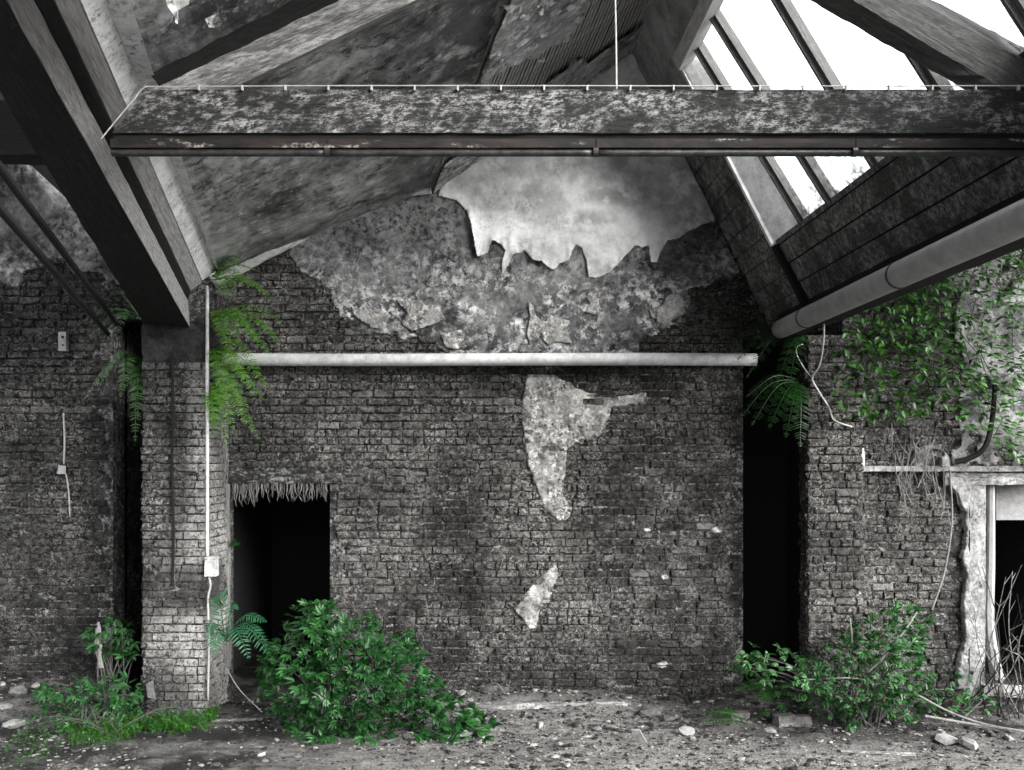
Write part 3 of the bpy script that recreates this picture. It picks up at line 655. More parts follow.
# ------------------------------------------------------------------ tie beam, struts, rod
TD = 4.2; zt, zb = WZ(89, TD), WZ(133, TD)
tb = thing('tie_beam', (WX(560, TD), TD, zb), 'long horizontal weathered roof beam with mottled peeling face crossing the room', 'roof beam')
xl1, xl0 = WX(147, TD), WX(112, TD); xr = WX(1060, TD)
b = MB(); b.beam([(xl0, TD, zb), (xl1, TD, zt), (xl1, TD+.2, zt), (xl0, TD+.2, zb)], [(xr, TD, zb), (xr, TD, zt), (xr, TD+.2, zt), (xr, TD+.2, zb)], 70, 5, .004)
b.build('timber', M['beam'], tb)
zg = WZ(138, TD); b = MB(); b.beam([(xl0, TD+.02, zg), (xl0, TD+.02, zb), (xl0, TD+.18, zb), (xl0, TD+.18, zg)], [(xr, TD+.02, zg), (xr, TD+.02, zb), (xr, TD+.18, zb), (xr, TD+.18, zg)], 40, 2, .001); b.build('lower_fillet', M['black'], tb)
xs = [xl0-.01, WX(327, TD), WX(596, TD), WX(856, TD), xr]
zc1, zc2 = WZ(142.5, TD), WZ(151, TD)
for i in range(4):
    b = MB(); b.beam([(xs[i]+.002, TD+.0, WZ(147.5, TD)), (xs[i]+.002, TD+.0, WZ(138.5, TD)), (xs[i]+.002, TD+.1, WZ(138.5, TD)), (xs[i]+.002, TD+.1, WZ(147.5, TD))], [(xs[i+1]-.002, TD+.0, WZ(147.5, TD)), (xs[i+1]-.002, TD+.0, WZ(138.5, TD)), (xs[i+1]-.002, TD+.1, WZ(138.5, TD)), (xs[i+1]-.002, TD+.1, WZ(147.5, TD))], 30, 2, .0015)
    b.build('steel_strip', M['rust'], tb)
    MB().tube([(x, TD+.025, zc2) for x in np.linspace(xs[i], xs[i+1], 20)], .017, 14).build('conduit', M['steel'], tb, smooth=True)
    if i: MB().tube([(xs[i]-.012, TD+.022, zc2+.004), (xs[i]+.012, TD+.022, zc2+.004)], .024, 12).build('conduit_coupling', M['steel'], tb)
b = MB(); b.tube(smoothpath([(WX(104, TD), TD-.03, WZ(141, TD)), (WX(118, TD), TD-.02, WZ(122, TD)), (WX(135, TD), TD-.02, WZ(102, TD)), (WX(147, TD), TD-.02, WZ(89, TD)), (WX(170, TD), TD-.01, WZ(87.5, TD)), (WX(400, TD), TD-.01, WZ(86.5, TD)), (WX(800, TD), TD-.01, WZ(87, TD)), (xr, TD-.01, WZ(86.5, TD))], 80), .003, 6)
wire = b.build('cable', M['cable']); tag(wire, 'thin pale cable running along the top edge of the tie beam', 'cable')
for px__ in range(200, 1018, 43):
    x = WX(px__, TD); MB().box(x-.004, x+.004, TD-.018, TD-.003, zt-.012, zt+.012).build('cable_clip', M['cable'], wire)
# continuation in the left bay
LT = 5.7; b = MB(); b.beam([(-4.6, LT, WZ(155, LT)), (-4.6, LT, WZ(100, LT)), (-4.6, LT+.2, WZ(100, LT)), (-4.6, LT+.2, WZ(155, LT))], [(WX(66, LT), LT, WZ(155, LT)), (WX(50, LT), LT, WZ(100, LT)), (WX(50, LT), LT+.2, WZ(100, LT)), (WX(66, LT), LT+.2, WZ(155, LT))], 20, 3, .004)
o = b.build('tie_beam', M['darkwood']); tag(o, 'short dark beam end at the left edge, left of the slanting box beam', 'roof beam')
def pxbeam(name, mat, quad_far, quad_near, d0, d1, th, label, n=30, j=.006, top=None):
    """quads in pixels: (lower, upper) at each end; thickness goes away from the camera"""
    def four(q, d): l, u = P(*q[0], d), P(*q[1], d); return [l, u, u+np.array([0, th, .0]), l+np.array([0, th, .0])]
    b = MB(); b.beam(four(quad_far, d0), four(quad_near, d1), n, 4, j); o = b.build(name, mat); return tag(o, label, 'roof beam')
pxbeam('roof_strut', M['strut'], [(214, 97), (150, 90)], [(470, -26), (385, -22)], 4.26, 4.26, .14, 'rough cracked timber strut rising rightwards from the left end of the tie beam')
pxbeam('shadow_beam', M['darkwood'], [(165, 88), (149, 74)], [(420, -40), (360, -34)], 4.5, 4.5, .16, 'black beam standing in for the shadow just above the cracked left strut')  # dark beam added where the purlin's shadow falls
# right strut: lit front face and dark soffit
def c4(a, b_, c_, d_): return [P(*a), P(*b_), P(*c_), P(*d_)]
b = MB(); b.beam([P(974, 95, 4.3), P(1012, 95, 4.25), P(1046, 72, 4.25), P(1030, 50, 4.45)], [P(700, -62, 4.45), P(742, -66, 4.25), P(800, -66, 4.25), P(760, -90, 4.45)], 40, 4, .006)
o = b.build('roof_strut', mat_wood('grey_strut_wood', .03, .12, .3, .6, True, .7, .8)); tag(o, 'heavy grey timber strut crossing the skylight at top right', 'roof beam')
b = MB(); b.tube([P(614.5, -30, 4.25), P(616, 40, 4.25), P(616.5, 89, 4.25)], .0045, 8); o = b.build('hanging_rod', M['cable']); tag(o, 'thin pale vertical rod dropping to the top of the tie beam', 'rod')
# rods in the left bay
for (a, b_, r, lab) in (((-20, 142), (120, 328), .022, 'upper of two black rods slanting across the left bay'), ((-20, 186), (108, 334), .022, 'lower of two black rods slanting across the left bay')):
    mb = MB(); mb.tube([P(a[0]+(b_[0]-a[0])*t, a[1]+(b_[1]-a[1])*t, 1/((1-t)/3.6+t/8.7)) for t in np.linspace(0, 1, 16)], r, 10); o = mb.build('steel_rod', M['black']); tag(o, lab, 'rod')

# ------------------------------------------------------------------ left doorway fittings
fr = mat_wood('pale_bent_board', .12, .3, .6, .7, True, .8)
lt = MB(); x0, x1 = WX(226), WX(342)
lt.beam([(x0, 8.965, WZ(484)), (x0, 8.965, WZ(471)), (x0, 9.05, WZ(471)), (x0, 9.05, WZ(484))], [(x1, 8.965, WZ(483)), (x1, 8.965, WZ(474)), (x1, 9.05, WZ(474)), (x1, 9.05, WZ(483))], 40, 4, .012)
o = lt.build('door_lintel', M['beam']); tag(o, 'rotten timber lintel over the dark left doorway', 'lintel')
fg = MB()
for i in range(150):
    x = random.uniform(WX(231), WX(328)); d_ = x-WX(280); L = random.uniform(.05, .20)*(1.25 if x < WX(255) else 1)
    y = random.uniform(8.975, 9.04); z = WZ(483); p = [(x+random.uniform(-.012, .012)*k, y, z-L*k/3) for k in range(4)]
    fg.tube(p, [.006, .005, .0035, .001], 4)
o = fg.build('hanging_roots', M['twig'], origin=(WX(280), 9.0, WZ(484))); tag(o, 'ragged grey fringe of roots hanging from the lintel of the left doorway', 'roots', kind='stuff')
b = MB(); pth = [(226.5, 484), (226, 520), (227.5, 560), (226.5, 600), (228, 640), (227, 668)]
pp_ = np.array([P(a, b_, 8.93) for a, b_ in pth]); pp_ = smoothpath(pp_, 30)
b.loft([[p+np.array([-.025, 0, 0]), p+np.array([.022, 0, 0]), p+np.array([.022, .05, 0]), p+np.array([-.025, .05, 0])] for p in pp_])
o = b.build('door_board', fr); tag(o, 'narrow warped upright board at the left side of the dark doorway', 'board')
# root mass above, beside the pillar
rt = MB()
for i in range(60):
    a = random.uniform(211, 224); pts = [P(a+random.uniform(-2, 2), 395+random.uniform(-10, 10), random.uniform(8.7, 8.95)), P(a+random.uniform(-4, 4), 430, random.uniform(8.75, 8.95)), P(a+random.uniform(-5, 5), 455, random.uniform(8.75, 8.95)), P(a+random.uniform(-5, 5), random.uniform(468, 484), random.uniform(8.8, 8.96))]
    rt.tube(smoothpath(pts, 8), random.uniform(.004, .010), 5)
o = rt.build('hanging_roots', M['twig']); tag(o, 'tangle of grey roots hanging under the fern beside the pillar', 'roots', kind='stuff')

# ------------------------------------------------------------------ pillar fittings
b = MB(); dp = 8.28
b.tube([P(207.3, y, dp+.02)+np.array([0, 0, 0]) for y in np.linspace(286, 556, 24)], .016, 10); o = b.build('conduit_pipe', M['whitepipe'], smooth=True); tag(o, 'thin white vertical pipe on the right corner of the left pillar', 'pipe')
jb = thing('junction_box', P(211, 576, dp), 'small white box at the foot of the thin vertical pipe', 'box')
b = MB(); a = P(205.5, 576, dp-.03); c = P(217, 557, dp-.03); b.beam([(a[0], dp-.06, a[2]), (c[0], dp-.06, a[2]), (c[0], dp+.03, a[2]), (a[0], dp+.03, a[2])], [(a[0], dp-.06, c[2]), (c[0], dp-.06, c[2]), (c[0], dp+.03, c[2]), (a[0], dp+.03, c[2])], 6, 3, .002); b.build('housing', M['white_paint'], jb)
b = MB(); [MB().tube([(x_, dp-.065, z_), (x_, dp-.058, z_)], .005, 8).build('screw', M['steel'], jb) for x_ in (a[0]+.015, c[0]-.015) for z_ in (a[2]+.02, c[2]-.02)]
b = MB(); b.tube(smoothpath([P(209, 577, dp-.02), P(210.5, 586, dp-.03), P(208, 600, dp-.02), P(209, 640, dp-.02), P(208, 700, dp-.02)], 30), .010, 8); o = b.build('conduit_pipe', M['cable'], smooth=True); tag(o, 'lower thin pipe below the small white box on the pillar corner', 'pipe')
b = MB(); b.tube(smoothpath([P(172.5, 360, 8.27), P(173, 420, 8.265), P(172, 470, 8.27), P(173.5, 530, 8.265), P(172.5, 586, 8.27)], 40), .013, 8); o = b.build('cable', M['black']); tag(o, 'black cable running down the middle of the left brick pillar', 'cable')

# left wall fittings
jb = thing('junction_box', P(62, 350, 8.95), 'small grey metal box on the far left brick wall', 'box')
a, c = P(58.5, 351, 8.93), P(66.5, 332, 8.93); b = MB(); b.beam([(a[0], 8.92, a[2]), (c[0], 8.92, a[2]), (c[0], 8.99, a[2]), (a[0], 8.99, a[2])], [(a[0], 8.92, c[2]), (c[0], 8.92, c[2]), (c[0], 8.99, c[2]), (a[0], 8.99, c[2])], 4, 2, .002); b.build('housing', M['pipe'], jb)
MB().tube([P(62.5, 337, 8.925), P(62.5, 337, 8.91)], .012, 10).build('screw', M['black'], jb); MB().tube([P(62.5, 345, 8.925), P(62.5, 345, 8.91)], .008, 10).build('screw', M['black'], jb)
b = MB(); b.tube(smoothpath([P(63.5, 413, 8.96), P(64.5, 440, 8.965), P(63.8, 464, 8.95)], 12), .009, 7); b.tube(smoothpath([P(66, 474, 8.95), P(68.5, 490, 8.965), P(70, 517, 8.965)], 12), .008, 7)
o = b.build('cable', M['cable'], smooth=True); tag(o, 'pale broken cable hanging down the far left brick wall', 'cable')
b = MB(); b.beam([P(57, 474, 8.93), P(66, 474, 8.93), P(66, 474, 8.99), P(57, 474, 8.99)], [P(58, 465, 8.93), P(66, 466, 8.93), P(66, 466, 8.99), P(58, 465, 8.99)], 4, 2, .006); o = b.build('cable_socket', M['pipe']); tag(o, 'small pale socket in the middle of the broken cable', 'socket')

# dangling cable near the drain pipe
b = MB(); b.tube(smoothpath([P(824, 322, 7.6), P(823, 345, 7.9), P(819, 366, 8.1), P(812, 378, 8.2), P(819, 392, 8.25), P(829, 408, 8.28), P(834, 420, 8.3), P(852, 427, 8.33)], 50), .0085, 7)
b.tube(smoothpath([P(812, 378, 8.2), P(804, 368, 8.22), P(797, 355, 8.25), P(797, 347, 8.26), P(803, 344, 8.26)], 24), .005, 6)
o = b.build('cable', M['cable'], smooth=True); tag(o, 'dangling white forked cable below the big grey pipe', 'cable')

# ------------------------------------------------------------------ right doorway and rail
b = MB(); b.beam([P(861, 471.5, 8.50), P(861, 466, 8.50), P(861, 466, 8.56), P(861, 471.5, 8.56)], [P(1060, 471.5, 8.50), P(1060, 466, 8.50), P(1060, 466, 8.56), P(1060, 471.5, 8.56)], 30, 2, .003)
o = b.build('wall_rail', M['old_white']); tag(o, 'white horizontal rail over the right doorway', 'rail')
b = MB(); b.tube([P(862.5, y, 8.53) for y in (448, 455, 464, 472)], [.014, .02, .02, .014], 8); o = b.build('rail_bracket', M['white_paint']); tag(o, 'small white bracket at the left end of the rail', 'bracket')
# rounded broken boss
Uu, Vv = np.meshgrid(np.linspace(-1, 1, 50), np.linspace(0, 1, 40)); rx, rz = .20, .20
sd = 1-np.sqrt(Uu**2+(Vv)**2); hole = np.minimum(np.hypot((Uu+.02)/.32, (Vv-.30)/.55), np.hypot((Uu-.34)/.26, (Vv-.62)/.16))
hh = np.sqrt(np.clip(1-Uu**2-Vv**2, 0, 1))*.12*sstep(.8, 1.25, hole+.3*(fbm(Uu*4, Vv*4, 5)-.5))
pos = np.stack([WX(929, 8.58)+Uu*rx, 8.58-hh, WZ(466, 8.58)+Vv*rz], -1)
o = grid_mesh('plaster_boss', M['old_white'], pos, sd > 0); tag(o, 'rounded white broken plaster lump standing on the rail', 'plaster lump')
# frame
dr = thing('door_frame', P(985, 690, 8.55), 'peeling white frame of the doorway at the right edge', 'door frame')
b = MB(); b.beam([P(944, 486, 8.54), P(946, 472, 8.54), P(946, 472, 8.75), P(944, 486, 8.75)], [P(1060, 484, 8.54), P(1060, 473, 8.54), P(1060, 473, 8.75), P(1060, 484, 8.75)], 30, 4, .01); b.build('lintel', M['strut'], dr)
# jagged plaster edge column
jag = [(945, 476), (969, 476), (969, 690), (952, 690), (956, 660), (962, 640), (960, 600), (963, 580), (959, 555), (963, 530), (960, 510), (955, 495), (948, 488)]
D_ = D; D = 8.58; top_z = tl
jo = plaster_layer('plaster_edge', M['old_white'], [(WX(a, D), WZ(b_, D)) for a, b_ in jag], .008, .05, dr, nz=.02, seed=77, rough=.02, roughs=10, edge=.02)
D = D_; top_z = pos_t
b = MB(); b.beam([P(969.5, 700, 8.56), P(985, 700, 8.56), P(985, 700, 8.7), P(969.5, 700, 8.7)], [P(970, 484, 8.56), P(986, 484, 8.56), P(986, 484, 8.7), P(970, 484, 8.7)], 30, 4, .003); b.build('post', M['old_white'], dr)
b = MB(); b.beam([P(996, 520, 8.95), P(1060, 520, 8.95), P(1060, 520, 9.0), P(996, 520, 9.0)], [P(996, 484, 8.95), P(1060, 484, 8.95), P(1060, 484, 9.0), P(996, 484, 9.0)], 6, 3, .003); b.build('transom_panel', mat_plain('light_grey_panel', .22, .0, .7), dr)
b = MB(); b.tube(smoothpath([P(991, 484, 8.68), P(990.5, 560, 8.66), P(989, 620, 8.62), P(993, 655, 8.58), P(998, 680, 8.52)], 30), np.linspace(.035, .06, 30), 8); o = b.build('leaning_plank', M['pipe']); tag(o, 'grey twisted plank leaning inside the right doorway', 'plank')
b = MB(); a = P(985, 690, 8.5); b.beam([P(984, 696, 8.5), P(984, 684, 8.5), P(984, 684, 9.2), P(984, 696, 9.2)], [P(1060, 700, 8.5), P(1060, 686, 8.5), P(1060, 686, 9.2), P(1060, 700, 9.2)], 12, 3, .015); o = b.build('door_sill', M['palestone']); tag(o, 'pale rough concrete sill of the right doorway', 'sill')

# ------------------------------------------------------------------ rubble
def rock(mb, c, r, rg, flat=.6):
    """one chipped stone: jittered low icosphere"""
    ph = (1+5**.5)/2; v = np.array([[-1, ph, 0], [1, ph, 0], [-1, -ph, 0], [1, -ph, 0], [0, -1, ph], [0, 1, ph], [0, -1, -ph], [0, 1, -ph], [ph, 0, -1], [ph, 0, 1], [-ph, 0, -1], [-ph, 0, 1]])/1.9
    f = [[0, 11, 5], [0, 5, 1], [0, 1, 7], [0, 7, 10], [0, 10, 11], [1, 5, 9], [5, 11, 4], [11, 10, 2], [10, 7, 6], [7, 1, 8], [3, 9, 4], [3, 4, 2], [3, 2, 6], [3, 6, 8], [3, 8, 9], [4, 9, 5], [2, 4, 11], [6, 2, 10], [8, 6, 7], [9, 8, 1]]
    v = v*rg.uniform(.65, 1.2, (12, 1))*np.array([rg.uniform(.8, 1.5), rg.uniform(.6, 1.1), rg.uniform(.3, 1)*flat])*r
    a = rg.uniform(0, 6.28); R = np.array([[math.cos(a), -math.sin(a), 0], [math.sin(a), math.cos(a), 0], [0, 0, 1]])
    mb.add(v@R.T+np.array(c), f)
rg = np.random.default_rng(5); gv = MB(); n = 0
while n < 9000:
    x = rg.uniform(-5, 5.4); y = rg.uniform(6.6, 8.98); dn = fbm(np.array([x*1.3]), np.array([y*2.2]), 50, 3)[0]
    px__ = CX+x/y*F
    wgt = (.95 if 440 < px__ < 860 else .45)*(.3+1.4*sstep(.4, .6, dn)); 
    if y > 8.2: wgt += .4
    if rg.random() > wgt: continue
    if y > 8.3 and (PX0 < x < PX1 or x > QX0): continue
    r = rg.choice([.008, .012, .018, .03], p=[.4, .33, .2, .07])*rg.uniform(.7, 1.3); rock(gv, (x, y, float(ground_h(np.array(x), np.array(y)))+r*.2), r, rg); n += 1
m = N('gravel'); r_ = m.geo.outputs['Random Per Island']; m.bump(m.noise(m.vec(), 60, 4, .6), .5, .004)
M['gravel'] = m.done(m.mix(m.math('POWER', r_, 3.0), C(.015, .03), C(.27, .04)), .9, .2)
o = gv.build('gravel', M['gravel'], origin=(0, 7.8, 0)); tag(o, 'loose gravel and crumbled mortar strewn over the floor', 'gravel', kind='stuff')
def gz(x, y): return float(ground_h(np.array(float(x)), np.array(float(y))))
def on_ground(px, py):
    """where the ray of a pixel meets the ground"""
    d = np.linspace(6.6, 9.0, 500); x = (px-CX)/F*d; z = H+(CY-py)/F*d; g = ground_h(x, d); k = np.nonzero(z <= g)[0]
    if len(k): k = k[0]; return np.array([x[k], d[k], z[k]])
    p = P(px, py, 8.9); p[2] = gz(p[0], p[1]); return p
stones = [(462, 690, .07, 1, 'pale stone at the left end of the rubble bank by the wall'), (488, 688, .10, 0, 'flat grey stone slab on the rubble bank behind the timber'), (470, 697, .05, 1, 'small pale stone beside the bush tip'),
 (540, 722, .055, 1, 'small pale stone in the gravel in front of the timber'), (570, 712, .05, 0, 'small grey stone right in front of the timber'), (560, 741, .04, 1, 'lone pale chip near the front edge below the timber'), (650, 712, .13, 0, 'large grey boulder at the right end of the timber'), (668, 716, .09, 0, 'rounded grey stone right of the large boulder'),
 (598, 726, .05, 1, 'pale stone halfway between timber and leaning tile'), (780, 722, .07, 1, 'pale stone just left of the two upright bricks'), (770, 728, .05, 1, 'small pale stone in front of the upright bricks'), (692, 735, .045, 0, 'small dark stone left of the round disc'), (820, 738, .04, 1, 'small pale stone in front of the right bush'), (945, 738, .12, 1, 'flat pale slab of mortar at lower right'),
 (968, 742, .10, 1, 'second flat pale slab right of the mortar slab'), (1008, 735, .05, 1, 'white chip at the lower right edge'), (14, 722, .10, 1, 'pale stone at the lower left edge'), (20, 690, .12, 0, 'grey stone on the left rubble bank'), (48, 696, .10, 0, 'grey stone further right on the left rubble bank'), (5, 705, .09, 1, 'pale stone at the left frame edge on the bank'), (36, 684, .08, 1, 'pale stone atop the left rubble bank')]
for px__, py__, r, pale, lab in stones:
    p = on_ground(px__, py__+4); mb = MB(); rock(mb, (p[0], p[1], p[2]+r*.22), r, rg, .7); o = mb.build('stone', M['palestone' if pale else 'stone']); tag(o, lab, 'stone', 'rubble stones on the floor')
for px__, py__, a_, lab in ((741, 724, .0, 'dark brick lying alone left of the upright pair'), (786, 727, .3, 'left of two grey bricks in front of the right bush'), (803, 728, -.1, 'right of two grey bricks in front of the right bush')):
    p = on_ground(px__, py__); mb = MB(); L, W_, Hh = (.088, .05, .07); q = []
    c_, s_ = math.cos(a_), math.sin(a_); qq = lambda dx, dy, dz: (p[0]+dx*c_-dy*s_, p[1]+.06+dx*s_+dy*c_, p[2]-.01+dz)
    mb.beam([qq(-L, -W_, 0), qq(L, -W_, 0), qq(L, W_, 0), qq(-L, W_, 0)], [qq(-L, -W_, Hh*1.5), qq(L, -W_, Hh*1.5), qq(L, W_, Hh*1.5), qq(-L, W_, Hh*1.5)], 5, 4, .006)
    o = mb.build('brick', M['stone']); tag(o, lab, 'brick', 'fallen bricks by the right bush')
# timber lying along the wall foot, thin boards and chips
p0, p1 = on_ground(470, 711), on_ground(628, 707); b = MB(); hz = .05
b.beam([p0+(0, 0, 0), p0+(0, 0, hz), p0+(0, .09, hz), p0+(0, .09, 0)], [p1+(0, 0, 0), p1+(0, 0, hz), p1+(0, .09, hz), p1+(0, .09, 0)], 40, 3, .005); o = b.build('floor_timber', M['strut']); tag(o, 'long thin timber lying on the gravel along the wall foot', 'timber')
p = on_ground(643, 743); b = MB(); b.beam([p+(-.05, .05, -.01), p+(.04, 0, -.01), p+(.045, .03, -.01), p+(-.045, .08, -.01)], [p+(-.10, .02, .10), p+(-.03, -.01, .11), p+(-.025, .01, .115), p+(-.09, .04, .11)], 3, 2, .003); o = b.build('tile_shard', M['palestone']); tag(o, 'pale flat shard tilted up in the gravel, centre right', 'shard')
p = on_ground(687, 735); b = MB(); b.loft([[p+np.array([.07*math.cos(t), .05*math.sin(t), .03+.02*math.sin(t)+h_]) for t in np.linspace(0, 6.28, 15)[:-1]] for h_ in (0, .014)]); b.tube([p+(0, 0, -.02), p+(0, 0, .03)], .018, 8); o = b.build('pot_lid', M['palestone']); tag(o, 'small pale round disc lying in the gravel', 'disc')
for a, c, lab in (((640, 735), (590, 726), 'thin dark lath pointing at the tilted shard'), ((652, 729), (740, 722), 'long thin board crossing the gravel behind the round disc'), ((212, 722), (262, 720), 'pale thin board in front of the pillar foot'), ((497, 730), (430, 742), 'thin pale stick at the tip of the central bush'), ((840, 752), (915, 756), 'pale slat at the lower right front')):
    p0, p1 = on_ground(*a), on_ground(*c); b = MB(); b.beam([p0+(0, -.02, 0), p0+(0, .02, 0), p0+(0, .02, .02), p0+(0, -.02, .02)], [p1+(0, -.02, .0), p1+(0, .02, .0), p1+(0, .02, .02), p1+(0, -.02, .02)], 14, 2, .004); o = b.build('wood_lath', M['strut'] if 'pale' in lab else M['beam']); tag(o, lab, 'wood strip', 'wood strips on the floor')
b = MB(); b.beam([P(147, 697, 8.1), P(156, 700, 8.1), P(156, 700, 8.2), P(147, 697, 8.2)], [P(146, 684, 8.15), P(153, 680, 8.15), P(153, 680, 8.25), P(146, 684, 8.25)], 4, 3, .008); o = b.build('stone', M['stone']); tag(o, 'upright grey stone leaning on the left pillar foot', 'stone', 'rubble stones on the floor')

# ------------------------------------------------------------------ plants
def unit(v): return np.asarray(v, float)/(np.linalg.norm(v)+1e-9)
def leaf(mb, base, d, up, L, W_, fold=.25, droop=.3):
    """pointed oval leaf folded along its midrib"""
    d = unit(d); s = unit(np.cross(d, up)); n_ = np.cross(s, d); pts = [base]; m_ = []
    for t in (.35, .7, 1.0): m_.append(base+d*L*t-n_*L*droop*t*t*.5)
    l1 = base+d*L*.32+s*W_*.5+n_*W_*fold*.5-n_*L*droop*.05; l2 = base+d*L*.66+s*W_*.38+n_*W_*fold*.4-n_*L*droop*.2
    r1 = l1-s*W_; r2 = l2-s*W_*.76
    mb.add([base, m_[0], m_[1], m_[2], l1, l2, r1, r2], [[0, 1, 4], [1, 2, 5, 4], [2, 3, 5], [0, 6, 1], [1, 6, 7, 2], [2, 7, 3]])
def leaf_cluster(mb, base, d, up, L, n=5, spread=1.9):
    """palmate spray of leaflets"""
    d = unit(d); s = unit(np.cross(d, up)); n_ = np.cross(s, d)
    for k in range(n):
        a = (k-(n-1)/2)/(n/2)*spread*.5; dd = d*math.cos(a)+s*math.sin(a)+n_*random.uniform(-.2, .2)
        leaf(mb, base, dd, n_, L*(1-.28*abs(a))*random.uniform(.85, 1.1), L*.34, random.uniform(.15, .5), random.uniform(.1, .6))
def frond(mb, mst, path, L0=.12, pairs=26, W_=.022, droop=.25, tip=.1):
    pth = smoothpath(path, 40); T = np.gradient(pth, axis=0); mst.tube(pth[::2], np.linspace(.006, .0015, 20), 5)
    for i in range(pairs):
        t = .12+.88*i/(pairs-1); k = min(int(t*39), 39); b = pth[k]; d = unit(T[k]); up = np.array([0, -.35, 1]); s = unit(np.cross(d, up)); n_ = np.cross(s, d)
        L = L0*(math.sin(math.pi*min(1, .18+t*.82))**.7*.95+tip*.3)*(1 if t < .9 else .8)
        for sg in (-1, 1):
            dd = s*sg+d*.45+n_*random.uniform(-.12, .12); leaf(mb, b, dd, n_, L*random.uniform(.9, 1.08), W_, .1, droop)
def fern(name, root, tips, mat, label, L0=.12, group='ferns growing from the masonry', lift=.15, pairs=26, W_=.0105):
    t = thing(name, root, label, 'fern', group)
    for tp in tips:
        tp = np.array(tp, float); r = np.array(root)+RNG.uniform(-.02, .02, 3); mid = r+(tp-r)*.5+np.array([0, -.06, lift*RNG.uniform(.6, 1.2)])
        f_ = MB(); s_ = MB(); frond(f_, f_, [r, mid, tp], L0*random.uniform(.85, 1.1), pairs, W_)
        fo = f_.build('frond', mat, t)
    return t
Q = P
fern('fern', Q(214, 278, 8.5), [Q(276, 300, 8.3), Q(262, 272, 8.4), Q(240, 266, 8.2), Q(250, 285, 8.1), Q(228, 300, 8.0), Q(268, 292, 8.2), Q(236, 290, 8.1), Q(245, 258, 8.3)], M['fern'], 'topmost bright fern at the top of the left pillar', .085, lift=.10)
fern('fern', Q(214, 318, 8.55), [Q(282, 322, 8.3), Q(283, 345, 8.3), Q(272, 356, 8.2), Q(262, 350, 8.1), Q(240, 345, 8.0), Q(225, 340, 7.95), Q(250, 330, 8.1), Q(276, 335, 8.2), Q(232, 360, 8.0)], M['fern'], 'second fern down the left pillar with fronds arching right', .10)
fern('fern', Q(213, 350, 8.55), [Q(272, 392, 8.3), Q(255, 398, 8.2), Q(240, 405, 8.1), Q(222, 395, 8.0), Q(262, 372, 8.2), Q(230, 410, 8.1), Q(265, 402, 8.3), Q(245, 385, 8.1)], M['fern'], 'third fern down the left pillar beside the white pipe end', .10)
fern('fern', Q(213, 385, 8.55), [Q(260, 442, 8.4), Q(235, 432, 8.2), Q(216, 438, 8.1), Q(213, 425, 8.0), Q(245, 425, 8.3), Q(228, 448, 8.4), Q(222, 412, 8.0), Q(250, 410, 8.2)], M['fern'], 'lowest hanging fern on the side of the left pillar', .10)
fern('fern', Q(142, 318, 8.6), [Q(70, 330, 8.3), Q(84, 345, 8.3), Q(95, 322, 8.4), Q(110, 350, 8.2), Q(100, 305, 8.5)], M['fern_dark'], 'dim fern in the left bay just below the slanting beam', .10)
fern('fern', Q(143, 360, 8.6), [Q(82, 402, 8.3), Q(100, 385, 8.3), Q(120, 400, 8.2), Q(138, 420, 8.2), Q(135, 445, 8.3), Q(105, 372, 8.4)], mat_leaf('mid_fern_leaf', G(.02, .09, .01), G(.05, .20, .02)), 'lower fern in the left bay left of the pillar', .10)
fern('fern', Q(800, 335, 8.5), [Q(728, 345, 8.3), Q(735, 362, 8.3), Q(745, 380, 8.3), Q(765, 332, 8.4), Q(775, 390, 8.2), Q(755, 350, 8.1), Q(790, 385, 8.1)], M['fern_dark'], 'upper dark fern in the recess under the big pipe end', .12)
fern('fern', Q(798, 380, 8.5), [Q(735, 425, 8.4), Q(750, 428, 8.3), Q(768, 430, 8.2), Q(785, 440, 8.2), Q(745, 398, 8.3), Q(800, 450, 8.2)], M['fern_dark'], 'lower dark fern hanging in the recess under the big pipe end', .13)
fern('fern', Q(226, 640, 8.4), [Q(268, 622, 8.2), Q(270, 645, 8.2), Q(238, 606, 8.3), Q(218, 608, 8.3), Q(207, 632, 8.2), Q(213, 655, 8.0), Q(250, 660, 8.0), Q(275, 660, 8.0)], M['fern_cool'], 'blue-green fern at the foot of the left doorway', .13, 'ferns growing on the ground', .22, 20, .013)
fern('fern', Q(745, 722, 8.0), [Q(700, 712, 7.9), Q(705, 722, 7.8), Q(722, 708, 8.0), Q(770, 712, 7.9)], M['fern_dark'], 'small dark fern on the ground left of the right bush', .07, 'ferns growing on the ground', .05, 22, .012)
fern('fern', Q(775, 700, 8.1), [Q(732, 672, 8.0), Q(738, 690, 7.9), Q(755, 665, 8.1), Q(790, 690, 7.8), Q(760, 700, 7.8), Q(745, 655, 8.1)], M['fern_dark'], 'dark fern at the left side of the right bush', .11, 'ferns growing on the ground', .12)

